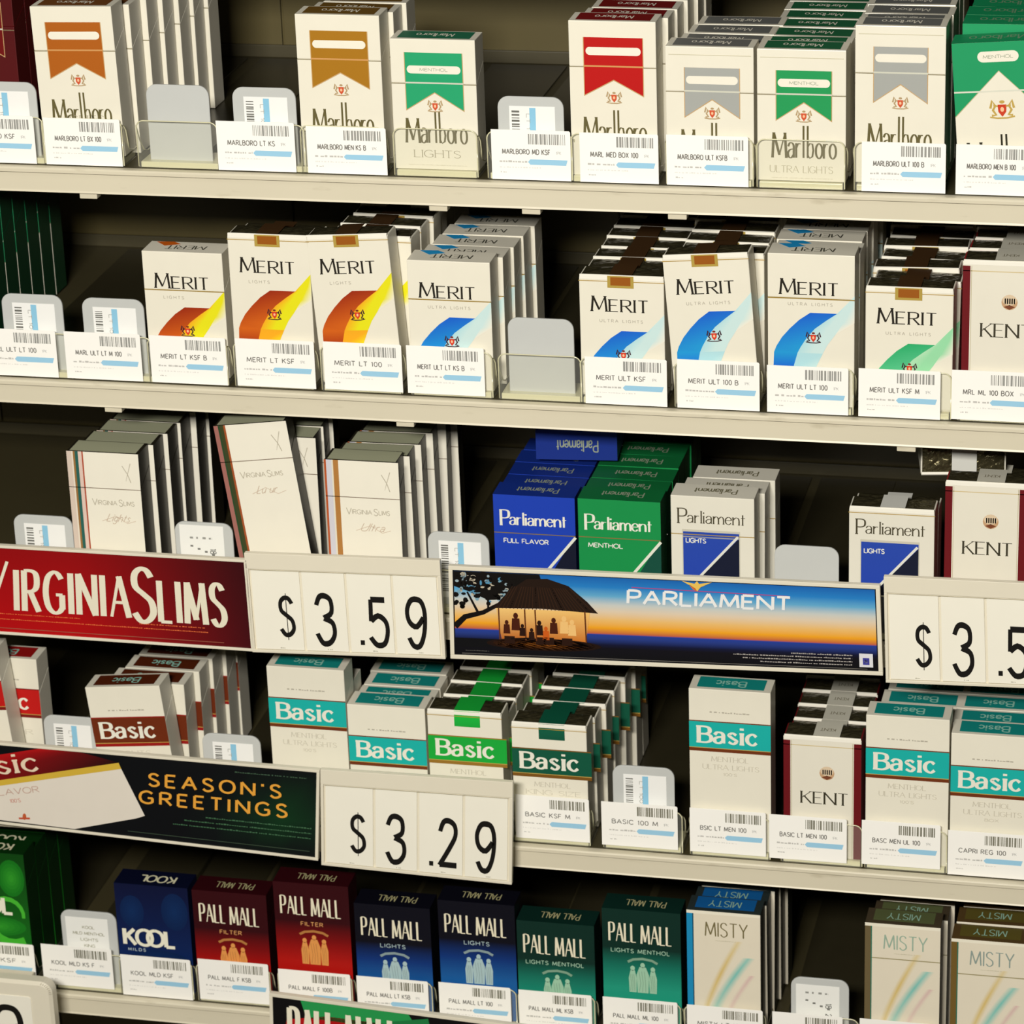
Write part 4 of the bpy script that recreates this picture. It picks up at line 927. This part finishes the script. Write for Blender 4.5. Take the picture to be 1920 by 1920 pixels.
def art_basic(r, q, bd, hexa, bl_):
    W, H = q[4], q[5]; k = Ink(quad=q, off=.1)
    n = 12
    for i in range(n):
        x0, x1 = bd+(W-2*bd)*i/n, bd+(W-2*bd)*(i+1)/n
        g = lambda x, z: tuple(a+(b-a)*max(0, 1-abs(x-W*.92)/60)*max(0, 1-abs(z-30)/30) for a, b in zip((8, 10, 14), (12, 52, 26)))
        for z0, z1 in ((bd, 30), (30, H-bd)): k.poly([(x0, z0), (x1, z0), (x1, z1), (x0, z1)], [g(x0, z0), g(x1, z0), g(x1, z1), g(x0, z1)])
    k.obj('poster', r, SIGN_INK)
    s = Ink(quad=q, off=.3)
    # pictured pack lying aslant: red band, gold line, white panel
    s.poly([(bd, 24), (bd, 48), (57, 61), (87, H-bd), (114, H-bd), (128, 67), (143, 63.5), (57, 38)], [(150, 14, 18), (150, 14, 18), (176, 16, 20), (176, 18, 20), (96, 10, 14), (40, 6, 10), (16, 8, 10), (130, 12, 16)]); s.layer = 1
    s.poly([(bd, 20.5), (bd, 25.5), (57, 38.5), (143, 63.5), (145, 58.5), (57, 33.5)], (206, 172, 60)); s.layer = 2
    s.poly([(bd, 4), (bd, 20.5), (57, 33.5), (145, 58.5), (162, 21), (156, 18), (112, 3)], (222, 214, 202))
    s.obj('artwork', r, SIGN_INK)
    l = Ink(quad=q, off=.6); w = (228, 206, 180)
    l.text('Ba', 30, 38, 15, w, .19, .09, width=25, serif=.08, gap=.15, rot=13); l.text('sic', 57.5, 44.5, 17, w, .18, .09, width=29, serif=.08, gap=.18, rot=13)
    l.text('FULL FLAVOR', 30, 19, 5, (190, 160, 146), .12, width=58, rot=13); l.text("100'S", 66, 20, 3, (196, 130, 116), .12, rot=13)
    l.stroke([(72, 7), (80, 8)], 1.6, (190, 80, 50)); l.ell(76, 9, 1.4, 3, (190, 90, 50), 8)
    g = (226, 160, 60)
    l.text("SEASON'S", 165, 47, 9.8, g, .2, .17, width=92, gap=.42); l.text('GREETINGS', 158.5, 32, 9.8, g, .2, .17, width=103, gap=.42)
    t = (64, 104, 74)
    l.lines(225, 275, 64, 1, (60, 84, 66), 2)
    for i, x in enumerate((205, 190, 182)): l.lines(x, 279, 24.5-4*i, 1.1, t, i+5, .95)
    l.rect(150, 6.4, W-6, 6.9, (60, 76, 60)); l.obj('lettering', r, SIGN_INK)
def art_pall(r, q, bd, hexa, bl_):
    W, H = q[4], q[5]; k = Ink(quad=q, off=.1); k.rect(bd, bd, W-bd, H-bd, (12, 10, 12)); k.layer = 1
    k.poly([(22, H-bd), (26, H-15), (106, H-15), (98, H-bd)], (38, 150, 78)); k.poly([(3, H-60), (12, H-18), (40, H-12), (100, H-12), (96, H-60)], (176, 16, 20)); k.layer = 2
    k.poly([(84, H-10), (112, H-4), (120, H-40), (100, H-40)], (30, 120, 64)); k.obj('poster', r, SIGN_INK)
    l = Ink(quad=q, off=.3); l.text('PALL MALL', 14, H-40, 31, (236, 230, 208), .12, .08, width=76, gap=.26); l.obj('lettering', r, SIGN_INK)

quadsign('brand_sign', (-150, 1013), (463, 1049), (478, 1221), (-150, 1178), 'dark red strip sign with large cream capital letters at the left', 'sign', 226, 73, art_vs, 2.2)
quadsign('price_sign', (458, 1036), (825, 1050), (836, 1235), (474, 1222), 'cream price sign reading $3.59 between the red sign and the sunset sign', 'price sign', 139, 73, price_art(['$', '3', '.5', '9']), 2.2, topb=11.5, group='flip price signs')
quadsign('brand_sign', (841, 1060), (1650, 1097), (1656, 1266), (845, 1234), 'long strip sign picturing a thatched hut at sunset by the sea', 'sign', 325, 74, art_parl, 3.2)
quadsign('price_sign', (1657, 1080), (2030, 1098), (2036, 1294), (1661, 1279), 'cream price sign cut off by the right edge of the photo', 'price sign', 139, 76, price_art(['$', '3', '.5', '9']), 2.2, topb=11.5, group='flip price signs')
quadsign('brand_sign', (-150, 1379), (600, 1443), (597, 1613), (-150, 1527), 'dark strip sign wishing season\'s greetings in gold letters', 'sign', 284, 72, art_basic, 2.2)
quadsign('price_sign', (601, 1442), (962, 1466), (960, 1658), (603, 1621), 'cream price sign reading $3.29 on the fourth shelf', 'price sign', 139, 76, price_art(['$', '3', '.2', '9']), 2.2, topb=11.5, group='flip price signs')
YS = -30.0
quadsign('brand_sign', (505, 1861), (1150, 1945), (1150, 2130), (510, 2046), 'black strip sign with green and red print peeking in at the bottom edge', 'sign', 240, 73, art_pall, 2.4)
def corner_sign():
    YS_ = -44.0; p = at(92, 1845, YS_); r = root('price_sign', p.x-45, YS_, p.z-78, 'white round-cornered price holder ending in 9 at the bottom left corner', 'price sign')
    link('holder', slab('holder', rounded(-60, 46, 0, 78, 9, 8, True), 0, 12, SIGNCREAM, 2.2), r)
    link('digit_card', slab('digit_card', rounded(-54, 30, 5, 66, 2, 3, True), -.5, .6, CARD, .1), r)
    k = Ink('front', off=.7); k.text('9', 1.5, 18, 38, (22, 20, 18), .12, .13, width=19); k.obj('digit', r, SIGN_INK)
    link('bracket', box('bracket', -20, 20, 12, 44-9.4, 60, 66, CREAM, .4), r)
corner_sign()
